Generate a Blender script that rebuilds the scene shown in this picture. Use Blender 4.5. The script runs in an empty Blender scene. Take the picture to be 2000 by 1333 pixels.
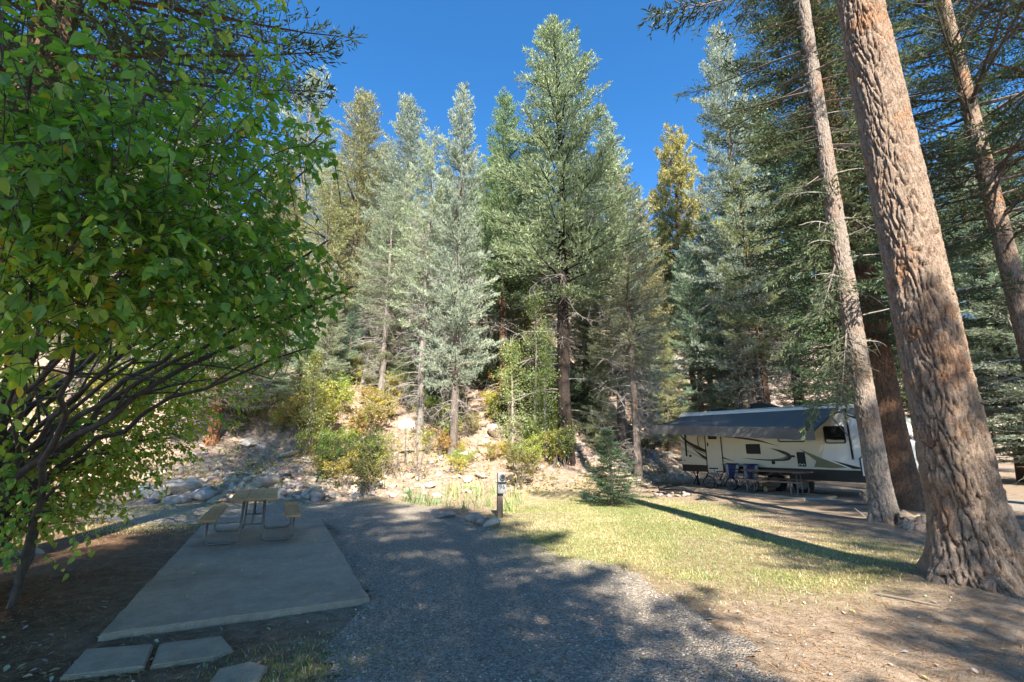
import bpy, math, random
import numpy as np
from mathutils import Vector, Matrix

rng = np.random.default_rng(96)
random.seed(96)
SC = bpy.context.scene
COL = SC.collection

# ------------------------------------------------------------------ camera, sky, sun, exposure
F_PX = 889.0; CX, CY = 1000.0, 666.5; EYE = 1.7
PITCH = math.atan((870 - 666) / F_PX)
CP, SP = math.cos(PITCH), math.sin(PITCH)
cam_d = bpy.data.cameras.new('camera'); cam = bpy.data.objects.new('camera', cam_d); COL.objects.link(cam)
cam_d.sensor_width = 36.0; cam_d.lens = F_PX / 2000 * 36.0
cam_d.clip_start = 0.05; cam_d.clip_end = 3000
cam.location = (0, 0, EYE); cam.rotation_euler = (math.radians(90) + PITCH, 0, 0)
SC.camera = cam

SUN_EL = math.radians(42.0)
SHX, SHY = -0.18, 1.0                                   # horizontal direction in which shadows fall
_n = math.hypot(SHX, SHY); SHX /= _n; SHY /= _n
TO_SUN = Vector((-SHX * math.cos(SUN_EL), -SHY * math.cos(SUN_EL), math.sin(SUN_EL)))
W = bpy.data.worlds.new('World'); SC.world = W; W.use_nodes = True
wn = W.node_tree.nodes; wl = W.node_tree.links
bg = wn['Background']
sky = wn.new('ShaderNodeTexSky'); sky.sky_type = 'NISHITA'; sky.sun_disc = False
sky.sun_elevation = SUN_EL; sky.sun_rotation = math.atan2(TO_SUN.x, TO_SUN.y)
sky.altitude = 2400; sky.air_density = 1.0; sky.dust_density = 0.1; sky.ozone_density = 2.2
hs = wn.new('ShaderNodeHueSaturation'); hs.inputs['Saturation'].default_value = 1.28; hs.inputs['Hue'].default_value = 0.498; wl.new(sky.outputs[0], hs.inputs['Color']); wl.new(hs.outputs[0], bg.inputs[0]); bg.inputs[1].default_value = 0.115
sun_d = bpy.data.lights.new('sun', 'SUN'); sun_d.energy = 5.0; sun_d.angle = math.radians(0.53); sun_d.color = (1.0, 0.93, 0.82)
sun = bpy.data.objects.new('sun', sun_d); COL.objects.link(sun); sun.location = (0, -30, 40)
sun.rotation_euler = TO_SUN.to_track_quat('Z', 'Y').to_euler()
SC.view_settings.view_transform = 'Standard'; SC.view_settings.look = 'None'
SC.view_settings.exposure = 1.7; SC.view_settings.gamma = 1.0; SC.view_settings.use_curve_mapping = False
SC.render.engine = 'CYCLES'
SC.cycles.max_bounces = 4; SC.cycles.diffuse_bounces = 3; SC.cycles.transmission_bounces = 3; SC.cycles.glossy_bounces = 1; SC.cycles.use_adaptive_sampling = True; SC.cycles.adaptive_threshold = 0.02
SC.cycles.use_denoising = True

# ------------------------------------------------------------------ terrain and layout helpers
_lat = np.random.default_rng(5).random((64, 64))
def vnoise(x, y, s=1.0, seed=0):
    x = np.asarray(x, float) / s + seed * 17.31; y = np.asarray(y, float) / s + seed * 5.77
    xi = np.floor(x).astype(int); yi = np.floor(y).astype(int)
    fx = x - xi; fy = y - yi; fx = fx * fx * (3 - 2 * fx); fy = fy * fy * (3 - 2 * fy)
    a = _lat[xi % 64, yi % 64]; b = _lat[(xi + 1) % 64, yi % 64]; c = _lat[xi % 64, (yi + 1) % 64]; d = _lat[(xi + 1) % 64, (yi + 1) % 64]
    return (a * (1 - fx) + b * fx) * (1 - fy) + (c * (1 - fx) + d * fx) * fy
def fbm(x, y, s, seed=0, o=3):
    return sum(vnoise(x, y, s / 2 ** k, seed + k) * 0.5 ** k for k in range(o)) / sum(0.5 ** k for k in range(o))
def sstep(a, b, x):
    t = np.clip((np.asarray(x, float) - a) / (b - a), 0, 1); return t * t * (3 - 2 * t)
def foot_line(x):
    return np.interp(x, [-200, -40, -12, -4, 2, 5, 7.5, 10, 14, 20, 40, 200], [10, 15, 14.4, 15.0, 15.2, 18.5, 22.8, 25.5, 27.5, 42, 70, 90])
def terr(x, y):
    x = np.asarray(x, float); y = np.asarray(y, float)
    t = y - foot_line(x)
    z = np.where(t < 0, 0, np.where(t < 5, 0.30 * t, np.where(t < 45, 1.5 + 0.6 * (t - 5), 25.5 + 0.33 * (np.minimum(t, 260) - 45))))
    hill = sstep(0, 6, t)
    z = z + hill * ((fbm(x, y, 5.0, 1) - 0.5) * 1.5 + (fbm(x, y, 1.2, 2) - 0.5) * 0.4)
    z = z + (fbm(x, y, 3.0, 3) - 0.5) * 0.05 * sstep(0, 3, np.abs(y - 0) + 3) + (vnoise(x, y, 0.35, 4) - 0.5) * 0.015
    # root swell round the big trunks
    for (tx, ty, rr, hh) in ((5.51, 5.85, 1.1, 0.2), (8.04, 10.4, 0.8, 0.12), (10.14, 12.45, 1.2, 0.18)):
        z = z + hh * np.exp(-((x - tx) ** 2 + (y - ty) ** 2) / (rr * rr))
    return z
def T(x, y): return float(terr(x, y))
def ray(px, py):
    u = (px - CX) / F_PX; v = (py - CY) / F_PX
    return np.array([u, CP + v * SP, SP - v * CP])
def at(px, py, Y=None, D=None):
    """pixel -> world: on the terrain, or at forward distance Y, or at camera depth D"""
    r = ray(px, py)
    if D is not None: return np.array([0, 0, EYE]) + r * D
    if Y is not None: return np.array([0, 0, EYE]) + r * (Y / r[1])
    t = np.concatenate([np.linspace(1.5, 40, 700), np.linspace(40, 160, 600)])
    P = r[None] * t[:, None]; g = terr(P[:, 0], P[:, 1]) - (P[:, 2] + EYE)
    i = np.argmax(g > 0) if (g > 0).any() else len(t) - 1
    k = t[i] if i == 0 else t[i - 1] + (t[i] - t[i - 1]) * (-g[i - 1]) / (g[i] - g[i - 1] + 1e-9)
    p = r * k; return np.array([p[0], p[1], T(p[0], p[1])])
def proj(P):
    P = np.atleast_2d(P); d = P - np.array([0, 0, EYE])
    dep = d[:, 1] * CP + d[:, 2] * SP; up = -d[:, 1] * SP + d[:, 2] * CP
    dep = np.where(np.abs(dep) < 1e-6, 1e-6, dep)
    return np.stack([CX + F_PX * d[:, 0] / dep, CY - F_PX * up / dep, dep], 1)
def inpoly(x, y, poly):
    x = np.asarray(x, float); y = np.asarray(y, float); ins = np.zeros(x.shape, bool); n = len(poly)
    for i in range(n):
        x1, y1 = poly[i]; x2, y2 = poly[(i + 1) % n]
        c = ((y1 > y) != (y2 > y)) & (x < (x2 - x1) * (y - y1) / (y2 - y1 + 1e-12) + x1); ins ^= c
    return ins

# ------------------------------------------------------------------ mesh / object helpers
def mk_mesh(name, V, faces, mat=None, smooth=False, tint=None):
    V = np.asarray(V, np.float32).reshape(-1, 3)
    if isinstance(faces, np.ndarray): faces = [faces]
    me = bpy.data.meshes.new(name)
    tot = [f for f in faces if len(f)]
    loops = np.concatenate([f.reshape(-1) for f in tot]).astype(np.int32)
    cnt = np.concatenate([np.full(len(f), f.shape[1]) for f in tot]).astype(np.int32)
    start = np.concatenate([[0], np.cumsum(cnt)[:-1]]).astype(np.int32)
    me.vertices.add(len(V)); me.vertices.foreach_set('co', V.ravel())
    me.loops.add(len(loops)); me.loops.foreach_set('vertex_index', loops)
    me.polygons.add(len(cnt)); me.polygons.foreach_set('loop_start', start); me.polygons.foreach_set('loop_total', cnt)
    me.polygons.foreach_set('use_smooth', np.full(len(cnt), smooth, bool))
    if tint is not None:
        a = me.attributes.new('tint', 'FLOAT', 'POINT'); a.data.foreach_set('value', np.asarray(tint, np.float32))
    me.update(calc_edges=True); me.validate(verbose=False)
    if mat is not None: me.materials.append(mat)
    return me
def link(name, me, parent=None, loc=None, rot=None, scale=None):
    o = bpy.data.objects.new(name, me); COL.objects.link(o)
    if parent is not None: o.parent = parent
    if loc is not None: o.location = loc
    if rot is not None: o.rotation_euler = rot
    if scale is not None: o.scale = scale
    return o
def empty(name, loc, rz=0.0):
    o = link(name, None, None, loc, (0, 0, rz)); o.empty_display_size = 0.3; return o
def tag(o, label=None, cat=None, group=None, kind=None):
    if label: o['label'] = label
    if cat: o['category'] = cat
    if group: o['group'] = group
    if kind: o['kind'] = kind
    return o

class MB:
    """collects shapes of one part"""
    def __init__(s): s.v = []; s.f3 = []; s.f4 = []; s.fn = []; s.n = 0; s.t = []
    def add(s, V, F, tint=None):
        V = np.asarray(V, float)
        for f in F:
            f = [i + s.n for i in f]
            (s.f4 if len(f) == 4 else s.f3 if len(f) == 3 else s.fn).append(f)
        s.v.append(V); s.n += len(V); s.t += [0.5 if tint is None else tint] * len(V)
    def box(s, c, size, rz=0.0, bev=0.0, M=None):
        x, y, z = [k / 2 for k in size]
        if bev > 0:
            b = min(bev, x * .9, y * .9, z * .9); P = []
            for sx in (-1, 1):
                for sy in (-1, 1):
                    for sz in (-1, 1):
                        P += [(sx * (x - b), sy * (y - b), sz * z), (sx * (x - b), sy * y, sz * (z - b)), (sx * x, sy * (y - b), sz * (z - b))]
            from_i = lambda sx, sy, sz, k: (((sx > 0) * 4 + (sy > 0) * 2 + (sz > 0)) * 3 + k)
            Fs = []
            for sz in (-1, 1):
                q = [from_i(-1, -1, sz, 0), from_i(1, -1, sz, 0), from_i(1, 1, sz, 0), from_i(-1, 1, sz, 0)]; Fs.append(q if sz > 0 else q[::-1])
            for sy in (-1, 1):
                q = [from_i(-1, sy, -1, 1), from_i(1, sy, -1, 1), from_i(1, sy, 1, 1), from_i(-1, sy, 1, 1)]; Fs.append(q if sy < 0 else q[::-1])
            for sx in (-1, 1):
                q = [from_i(sx, -1, -1, 2), from_i(sx, 1, -1, 2), from_i(sx, 1, 1, 2), from_i(sx, -1, 1, 2)]; Fs.append(q if sx > 0 else q[::-1])
            for a in (-1, 1):
                for b2 in (-1, 1):
                    Fs.append([from_i(-1, a, b2, 0), from_i(1, a, b2, 0), from_i(1, a, b2, 1), from_i(-1, a, b2, 1)])
                    Fs.append([from_i(a, -1, b2, 0), from_i(a, 1, b2, 0), from_i(a, 1, b2, 2), from_i(a, -1, b2, 2)])
                    Fs.append([from_i(a, b2, -1, 1), from_i(a, b2, 1, 1), from_i(a, b2, 1, 2), from_i(a, b2, -1, 2)])
            for sx in (-1, 1):
                for sy in (-1, 1):
                    for sz in (-1, 1): Fs.append([from_i(sx, sy, sz, k) for k in (0, 1, 2)])
        else:
            P = [(sx * x, sy * y, sz * z) for sx in (-1, 1) for sy in (-1, 1) for sz in (-1, 1)]
            Fs = [(0, 1, 3, 2), (4, 6, 7, 5), (0, 4, 5, 1), (2, 3, 7, 6), (0, 2, 6, 4), (1, 5, 7, 3)]
        P = np.array(P)
        if rz: cr, sr = math.cos(rz), math.sin(rz); P = P @ np.array([[cr, sr, 0], [-sr, cr, 0], [0, 0, 1]])
        if M is not None: P = P @ np.array(M.to_3x3()).T
        s.add(P + np.array(c), Fs); return s
    def tube(s, pts, r, sides=8, caps=True, closed=False):
        pts = np.asarray(pts, float); n = len(pts)
        r = np.full(n, r, float) if np.isscalar(r) else np.asarray(r, float)
        if closed: tg = np.roll(pts, -1, 0) - np.roll(pts, 1, 0)
        else: tg = np.gradient(pts, axis=0)
        tg /= np.linalg.norm(tg, axis=1, keepdims=True) + 1e-9
        ref = np.array([0, 0, 1.0]) if abs(tg[0, 2]) < .9 else np.array([1.0, 0, 0])
        V = []
        for i in range(n):
            a = ref - tg[i] * (ref @ tg[i]); a /= np.linalg.norm(a) + 1e-9; b = np.cross(tg[i], a); ref = a
            th = np.arange(sides) * 2 * math.pi / sides
            V.append(pts[i] + r[i] * (np.cos(th)[:, None] * a + np.sin(th)[:, None] * b))
        Fs = []
        for i in range(n if closed else n - 1):
            j = (i + 1) % n
            for k in range(sides):
                k2 = (k + 1) % sides; Fs.append((i * sides + k, i * sides + k2, j * sides + k2, j * sides + k))
        if caps and not closed: Fs += [tuple(range(sides))[::-1], tuple((n - 1) * sides + k for k in range(sides))]
        s.add(np.concatenate(V), Fs); return s
    def prism(s, poly, y0, y1, axis='y'):
        """polygon in (x,z) extruded along y (axis y) or in (x,y) extruded along z (axis z)"""
        n = len(poly)
        mk = (lambda p, k: (p[0], k, p[1])) if axis == 'y' else (lambda p, k: (p[0], p[1], k))
        V = [mk(p, y0) for p in poly] + [mk(p, y1) for p in poly]
        Fs = [tuple(range(n)), tuple(range(2 * n - 1, n - 1, -1))] + [(i, n + i, n + (i + 1) % n, (i + 1) % n) for i in range(n)]
        s.add(V, Fs); return s
    def disc(s, c, r, th, axis='y', seg=20):
        p = [(r * math.cos(k * 2 * math.pi / seg), r * math.sin(k * 2 * math.pi / seg)) for k in range(seg)]
        if axis == 'y': s.prism([(c[0] + a, c[2] + b) for a, b in p], c[1] - th / 2, c[1] + th / 2)
        elif axis == 'z': s.prism([(c[0] + a, c[1] + b) for a, b in p], c[2] - th / 2, c[2] + th / 2, 'z')
        return s
    def strip(s, L, R_):
        n = len(L); s.add(list(L) + list(R_), [(i, i + 1, n + i + 1, n + i) for i in range(n - 1)]); return s
    def mesh(s, name, mat=None, smooth=False):
        import bmesh
        me = bpy.data.meshes.new(name)
        me.from_pydata(np.concatenate(s.v).tolist(), [], s.f4 + s.f3 + s.fn)
        b = bmesh.new(); b.from_mesh(me); bmesh.ops.recalc_face_normals(b, faces=b.faces); b.to_mesh(me); b.free()
        if smooth: me.polygons.foreach_set('use_smooth', np.ones(len(me.polygons), bool))
        if mat is not None: me.materials.append(mat)
        me.update(); return me
    def build(s, name, mat, parent=None, smooth=False, **k): return link(name, s.mesh(name, mat, smooth), parent, **k)

# ------------------------------------------------------------------ materials
def new_mat(name):
    m = bpy.data.materials.new(name); m.use_nodes = True
    nt = m.node_tree; nt.nodes.clear(); out = nt.nodes.new('ShaderNodeOutputMaterial')
    return m, nt, out
def N(nt, typ, **kw):
    n = nt.nodes.new(typ)
    for k, v in kw.items():
        if k.startswith('i_'):
            key = k[2:]; key = int(key) if key.isdigit() else key.replace('_', ' ')
            n.inputs[key].default_value = v
        else: setattr(n, k, v)
    return n
def rgba(c): return (c[0], c[1], c[2], 1.0)
def ramp(nt, fac, stops):
    r = N(nt, 'ShaderNodeValToRGB'); e = r.color_ramp.elements
    while len(e) < len(stops): e.new(0.5)
    for k, (p, c) in enumerate(stops): e[k].position = p; e[k].color = rgba(c)
    nt.links.new(fac, r.inputs[0]); return r.outputs[0]
def noise(nt, scale, detail=4, rough=.6, vec=None, coord='Object', stretch=None):
    if vec is None:
        tc = N(nt, 'ShaderNodeTexCoord'); vec = tc.outputs[coord]
    if stretch:
        mp = N(nt, 'ShaderNodeMapping'); mp.inputs['Scale'].default_value = stretch; nt.links.new(vec, mp.inputs[0]); vec = mp.outputs[0]
    t = N(nt, 'ShaderNodeTexNoise'); t.inputs['Scale'].default_value = scale; t.inputs['Detail'].default_value = detail; t.inputs['Roughness'].default_value = rough
    nt.links.new(vec, t.inputs['Vector']); return t.outputs['Fac']
def mixc(nt, fac, a, b, mode='MIX'):
    m = N(nt, 'ShaderNodeMix', data_type='RGBA', blend_type=mode)
    for sock, v in ((m.inputs[0], fac), (m.inputs[6], a), (m.inputs[7], b)):
        if hasattr(v, 'is_linked'): nt.links.new(v, sock)
        elif isinstance(v, (tuple, list)): sock.default_value = rgba(v)
        else: sock.default_value = v
    return m.outputs[2]
def bump(nt, h, strength, dist=0.02):
    b = N(nt, 'ShaderNodeBump'); b.inputs['Strength'].default_value = strength; b.inputs['Distance'].default_value = dist
    nt.links.new(h, b.inputs['Height']); return b.outputs[0]
def pbr(nt, out, col, rough=.8, metal=0., nrm=None, spec=.3, coat=0.):
    p = N(nt, 'ShaderNodeBsdfPrincipled')
    if hasattr(col, 'is_linked'): nt.links.new(col, p.inputs['Base Color'])
    else: p.inputs['Base Color'].default_value = rgba(col)
    if hasattr(rough, 'is_linked'): nt.links.new(rough, p.inputs['Roughness'])
    else: p.inputs['Roughness'].default_value = rough
    p.inputs['Metallic'].default_value = metal; p.inputs['Specular IOR Level'].default_value = spec; p.inputs['Coat Weight'].default_value = coat
    if nrm is not None: nt.links.new(nrm, p.inputs['Normal'])
    nt.links.new(p.outputs[0], out.inputs[0]); return p
def simple(name, col, rough=.6, metal=0., var=.12, nscale=8., bmp=0., spec=.3, stretch=None, coat=0.):
    m, nt, out = new_mat(name); n = noise(nt, nscale, 5, .65, stretch=stretch)
    c = ramp(nt, n, [(.25, [k * (1 - var) for k in col]), (.75, [min(1, k * (1 + var)) for k in col])])
    pbr(nt, out, c, rough, metal, bump(nt, n, bmp) if bmp else None, spec, coat); return m
def foliage(name, transl=.3, gloss=.05, hue=(.92, 1.0, .8), lo=.48, hi=1.35, tcol=(1.5, 1.4, .5)):
    """colour comes from the object's own colour; 'tint' varies it leaf by leaf"""
    m, nt, out = new_mat(name); oi = N(nt, 'ShaderNodeObjectInfo'); a = N(nt, 'ShaderNodeAttribute', attribute_name='tint')
    var = ramp(nt, a.outputs['Fac'], [(0, (lo, lo, lo)), (.55, (1, 1, 1)), (1, (hi * 1.04, hi, hi * .9))])
    c = mixc(nt, 1.0, oi.outputs['Color'], var, 'MULTIPLY')
    d = N(nt, 'ShaderNodeBsdfDiffuse'); nt.links.new(c, d.inputs[0])
    t = N(nt, 'ShaderNodeBsdfTranslucent'); ct = mixc(nt, 1.0, c, tcol, 'MULTIPLY'); nt.links.new(ct, t.inputs[0])
    mx = N(nt, 'ShaderNodeMixShader'); mx.inputs[0].default_value = transl; nt.links.new(d.outputs[0], mx.inputs[1]); nt.links.new(t.outputs[0], mx.inputs[2])
    g = N(nt, 'ShaderNodeBsdfGlossy'); g.inputs['Roughness'].default_value = .45; g.inputs[0].default_value = (.8, .9, 1, 1)
    m2 = N(nt, 'ShaderNodeMixShader'); m2.inputs[0].default_value = gloss; nt.links.new(mx.outputs[0], m2.inputs[1]); nt.links.new(g.outputs[0], m2.inputs[2])
    nt.links.new(m2.outputs[0], out.inputs[0]); return m

MAT = {}
MAT['needles'] = foliage('needles', .2, .012, tcol=(1.3, 1.3, .85))
MAT['leaf'] = foliage('leaf', .5, .035, lo=.7, hi=1.3, tcol=(1.9, 1.6, .5))
MAT['grass'] = foliage('grass', .35, .03, tcol=(1.3, 1.3, .6), lo=.75, hi=1.25)
MAT['flat_litter'] = foliage('flat_litter', .1, .03, tcol=(1, 1, 1), lo=.5, hi=1.6)

def bark_mat(name, plate, furrow, patch, pscale=1.2, bmp=.5, vstretch=(6, 6, 1.2)):
    m, nt, out = new_mat(name)
    a = N(nt, 'ShaderNodeAttribute', attribute_name='tint')
    n1 = noise(nt, 9, 6, .7, stretch=vstretch); n2 = noise(nt, pscale, 4, .6); n3 = noise(nt, 40, 4, .7)
    c = ramp(nt, a.outputs['Fac'], [(0.05, furrow), (.5, [k * .85 for k in plate]), (1, plate)])
    c = mixc(nt, ramp(nt, n2, [(.5, (0, 0, 0)), (.68, (.75, .75, .75))]), c, patch)
    c = mixc(nt, 1.0, c, ramp(nt, n1, [(.25, (.48, .46, .44)), (.75, (1.45, 1.44, 1.42))]), 'MULTIPLY')
    c = mixc(nt, 1.0, c, ramp(nt, n3, [(.3, (.7, .7, .7)), (.7, (1.25, 1.25, 1.25))]), 'MULTIPLY')
    mh = N(nt, 'ShaderNodeMath', operation='ADD'); nt.links.new(n1, mh.inputs[0]); nt.links.new(n3, mh.inputs[1])
    pbr(nt, out, c, .92, 0, bump(nt, mh.outputs[0], min(1, bmp * 1.7), .03), .15); return m
MAT['bark_pine'] = bark_mat('bark_pine', (.37, .28, .215), (.11, .05, .03), (.38, .20, .105), 2.0)
MAT['bark_grey'] = bark_mat('bark_grey', (.34, .285, .24), (.12, .075, .05), (.30, .17, .10), 1.1)
MAT['bark_brown'] = bark_mat('bark_brown', (.17, .105, .07), (.07, .04, .028), (.22, .11, .06), 1.3)
MAT['bark_far'] = bark_mat('bark_far', (.24, .20, .175), (.12, .09, .07), (.25, .15, .10), .8, .8)
MAT['bark_pale'] = bark_mat('bark_pale', (.36, .32, .285), (.15, .12, .10), (.27, .21, .165), .9, .9)
MAT['bark_orange'] = bark_mat('bark_orange', (.36, .17, .09), (.12, .05, .03), (.42, .2, .1), 1.0, .8)
MAT['bark_dark'] = bark_mat('bark_dark', (.055, .042, .036), (.03, .022, .02), (.07, .05, .04), 1.0, .6)
MAT['dead_wood'] = simple('dead_wood', (.36, .32, .285), .9, var=.35, nscale=6)
MAT['stem_dark'] = simple('stem_dark', (.12, .092, .075), .85, var=.45, nscale=14, bmp=.4)
MAT['stem_grey'] = simple('stem_grey', (.20, .165, .14), .9, var=.3, nscale=10)

# ground: dirt + litter, greener or greyer by zone attributes
def ground_material():
    m, nt, out = new_mat('ground_soil')
    g = N(nt, 'ShaderNodeAttribute', attribute_name='tint')       # 0 dirt, 1 turf soil
    h = N(nt, 'ShaderNodeAttribute', attribute_name='slope_zone') # 1 hillside
    s = N(nt, 'ShaderNodeAttribute', attribute_name='litter_zone')# 1 dark needle litter under the leafy tree
    n1 = noise(nt, 1.1, 6, .65); n2 = noise(nt, 14, 6, .75); n3 = noise(nt, 70, 3, .7); n4 = noise(nt, 5, 5, .7)
    dirt = ramp(nt, n4, [(.28, (.19, .135, .09)), (.5, (.31, .235, .165)), (.72, (.42, .33, .245))])
    turf = ramp(nt, n4, [(.28, (.20, .20, .065)), (.52, (.35, .31, .14)), (.74, (.47, .39, .23))])
    hill = ramp(nt, n4, [(.28, (.20, .135, .095)), (.5, (.34, .25, .19)), (.72, (.46, .38, .31))])
    litter = ramp(nt, n4, [(.25, (.085, .05, .03)), (.5, (.165, .095, .055)), (.75, (.28, .17, .10))])
    c = mixc(nt, g.outputs['Fac'], dirt, turf); c = mixc(nt, h.outputs['Fac'], c, hill); c = mixc(nt, s.outputs['Fac'], c, litter)
    c = mixc(nt, 1.0, c, ramp(nt, n2, [(.25, (.66, .64, .62)), (.75, (1.25, 1.25, 1.25))]), 'MULTIPLY')
    c = mixc(nt, 1.0, c, ramp(nt, n3, [(.3, (.75, .75, .75)), (.7, (1.2, 1.2, 1.2))]), 'MULTIPLY')
    mh = N(nt, 'ShaderNodeMath', operation='MULTIPLY_ADD'); nt.links.new(n2, mh.inputs[0]); mh.inputs[1].default_value = 1.5; nt.links.new(n3, mh.inputs[2])
    pbr(nt, out, c, .95, 0, bump(nt, mh.outputs[0], .7, .03), .1); return m
def gravel_material():
    m, nt, out = new_mat('gravel_bed'); tc = N(nt, 'ShaderNodeTexCoord')
    def vor(scale):
        v = N(nt, 'ShaderNodeTexVoronoi'); v.inputs['Scale'].default_value = scale; nt.links.new(tc.outputs['Object'], v.inputs['Vector']); return v
    v1 = vor(50); v2 = vor(105)
    sep = N(nt, 'ShaderNodeSeparateColor'); nt.links.new(v1.outputs['Color'], sep.inputs[0])
    c = ramp(nt, sep.outputs[0], [(0, (.15, .125, .098)), (.35, (.28, .235, .185)), (.7, (.41, .35, .28)), (.93, (.52, .455, .37)), (1, (.66, .59, .50))])
    sep2 = N(nt, 'ShaderNodeSeparateColor'); nt.links.new(v2.outputs['Color'], sep2.inputs[0])
    c2 = ramp(nt, sep2.outputs[0], [(0, (.13, .11, .085)), (.6, (.30, .25, .20)), (1, (.48, .415, .34))])
    c = mixc(nt, .4, c, c2)
    n = noise(nt, .8, 4, .6); c = mixc(nt, ramp(nt, n, [(.5, (0, 0, 0)), (.75, (.45, .45, .45))]), c, (.27, .22, .17))
    inv = N(nt, 'ShaderNodeMath', operation='SUBTRACT'); inv.inputs[0].default_value = 1; nt.links.new(v1.outputs['Distance'], inv.inputs[1])
    pbr(nt, out, c, .9, 0, bump(nt, inv.outputs[0], .9, .03), .2); return m
def concrete_material(name, base):
    m, nt, out = new_mat(name); n1 = noise(nt, .9, 5, .65); n2 = noise(nt, 9, 5, .7); n3 = noise(nt, 120, 2, .6)
    c = ramp(nt, n1, [(.3, [k * .7 for k in base]), (.5, base), (.7, [k * 1.14 for k in base])])
    c = mixc(nt, 1.0, c, ramp(nt, n2, [(.3, (.82, .81, .8)), (.7, (1.1, 1.1, 1.1))]), 'MULTIPLY')
    c = mixc(nt, 1.0, c, ramp(nt, n3, [(.35, (.78, .78, .78)), (.65, (1.12, 1.12, 1.12))]), 'MULTIPLY')
    pbr(nt, out, c, .88, 0, bump(nt, n3, .25, .006), .25); return m
def rock_material(name, cols):
    m, nt, out = new_mat(name); oi = N(nt, 'ShaderNodeObjectInfo')
    n1 = noise(nt, 2.2, 6, .65); n2 = noise(nt, 14, 5, .7)
    c = ramp(nt, n1, [(.3, cols[0]), (.55, cols[1]), (.75, cols[2])])
    c = mixc(nt, 1.0, c, oi.outputs['Color'], 'MULTIPLY')
    c = mixc(nt, 1.0, c, ramp(nt, n2, [(.3, (.72, .7, .68)), (.7, (1.2, 1.2, 1.2))]), 'MULTIPLY')
    pbr(nt, out, c, .88, 0, bump(nt, n2, .5, .03), .2); return m
MAT['soil'] = ground_material(); MAT['gravel'] = gravel_material()
MAT['pebble'] = None
MAT['concrete'] = concrete_material('concrete', (.40, .32, .235)); MAT['paver'] = concrete_material('paver_concrete', (.37, .305, .22))
MAT['rock'] = rock_material('rock', [(.30, .255, .215), (.42, .37, .32), (.56, .515, .46)])
def wood_mat(name, base, dark):
    m, nt, out = new_mat(name); oi = N(nt, 'ShaderNodeObjectInfo')
    n1 = noise(nt, 3, 6, .7, stretch=(14, 1.0, 14)); n2 = noise(nt, 1.5, 4, .6)
    c = ramp(nt, n1, [(.3, dark), (.6, base), (.8, [k * 1.2 for k in base])])
    c = mixc(nt, 1.0, c, ramp(nt, n2, [(.3, (.8, .78, .75)), (.7, (1.15, 1.15, 1.15))]), 'MULTIPLY')
    r = ramp(nt, oi.outputs['Random'], [(0, (.86, .84, .8)), (1, (1.12, 1.12, 1.1))]); c = mixc(nt, 1.0, c, r, 'MULTIPLY')
    pbr(nt, out, c, .72, 0, bump(nt, n1, .25, .006), .3); return m
MAT['plank_tan'] = wood_mat('plank_tan', (.60, .35, .165), (.38, .21, .095)); MAT['plank_brown'] = wood_mat('plank_brown', (.27, .17, .115), (.16, .095, .065))
MAT['post_wood'] = wood_mat('post_wood', (.20, .155, .115), (.11, .08, .06))
MAT['galv'] = simple('galvanised_steel', (.17, .165, .15), .5, .35, var=.25, nscale=25)
MAT['box_grey'] = simple('painted_box', (.29, .295, .285), .5, 0, var=.1, nscale=12)
MAT['dark_metal'] = simple('dark_metal', (.03, .03, .033), .45, .4, var=.3)
MAT['black'] = simple('black_plastic', (.012, .012, .013), .5, 0, var=.3)
MAT['number_black'] = simple('number_black', (.01, .01, .01), .6)
MAT['rubber'] = simple('rubber', (.02, .02, .02), .85, var=.3)

# ------------------------------------------------------------------ the ground
def axis(lo, hi, step, far_lo, far_hi):
    a = list(np.arange(lo, hi + 1e-6, step)); s = step
    while a[-1] < far_hi: s *= 1.13; a.append(a[-1] + s)
    s = step
    while a[0] > far_lo: s *= 1.13; a.insert(0, a[0] - s)
    return np.array(a)
GX = axis(-14, 17, .18, -420, 420); GY = axis(-4, 27, .18, -320, 420)
PX_LAWN = [(985, 1000), (950, 1035), (1040, 1085), (1230, 1122), (1420, 1165), (1600, 1160), (1790, 1130), (1850, 1085), (1700, 1050), (1540, 1020), (1430, 990), (1300, 972), (1180, 962), (1060, 962), (1010, 978)]
LAWN = [tuple(at(*p)[:2]) for p in PX_LAWN]
LITTER = [(-20, 1), (-3.0, 1), (-2.3, 4.6), (-3.7, 4.6), (-6.6, 10.2), (-8.5, 11.3), (-20, 12)]
def poly_dist_mask(x, y, poly, soft):
    """soft inside-mask of a polygon"""
    P = np.array(poly); d = np.full(np.shape(x), 1e9)
    for i in range(len(P)):
        a = P[i]; b = P[(i + 1) % len(P)]; ab = b - a; L2 = ab @ ab + 1e-9
        t = np.clip(((x - a[0]) * ab[0] + (y - a[1]) * ab[1]) / L2, 0, 1)
        d = np.minimum(d, np.hypot(x - a[0] - t * ab[0], y - a[1] - t * ab[1]))
    d = np.where(inpoly(x, y, poly), d, -d); return np.clip(.5 + d / soft, 0, 1)
def lawn_w(x, y): return np.clip(poly_dist_mask(x, y, LAWN, 1.3) * 1.25 * (0.35 + 1.1 * sstep(.40, .60, fbm(x, y, 1.6, 9))) * (1 - .75 * sstep(3.2, 6.2, x + .12 * (y - 8))), 0, 1)
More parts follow.
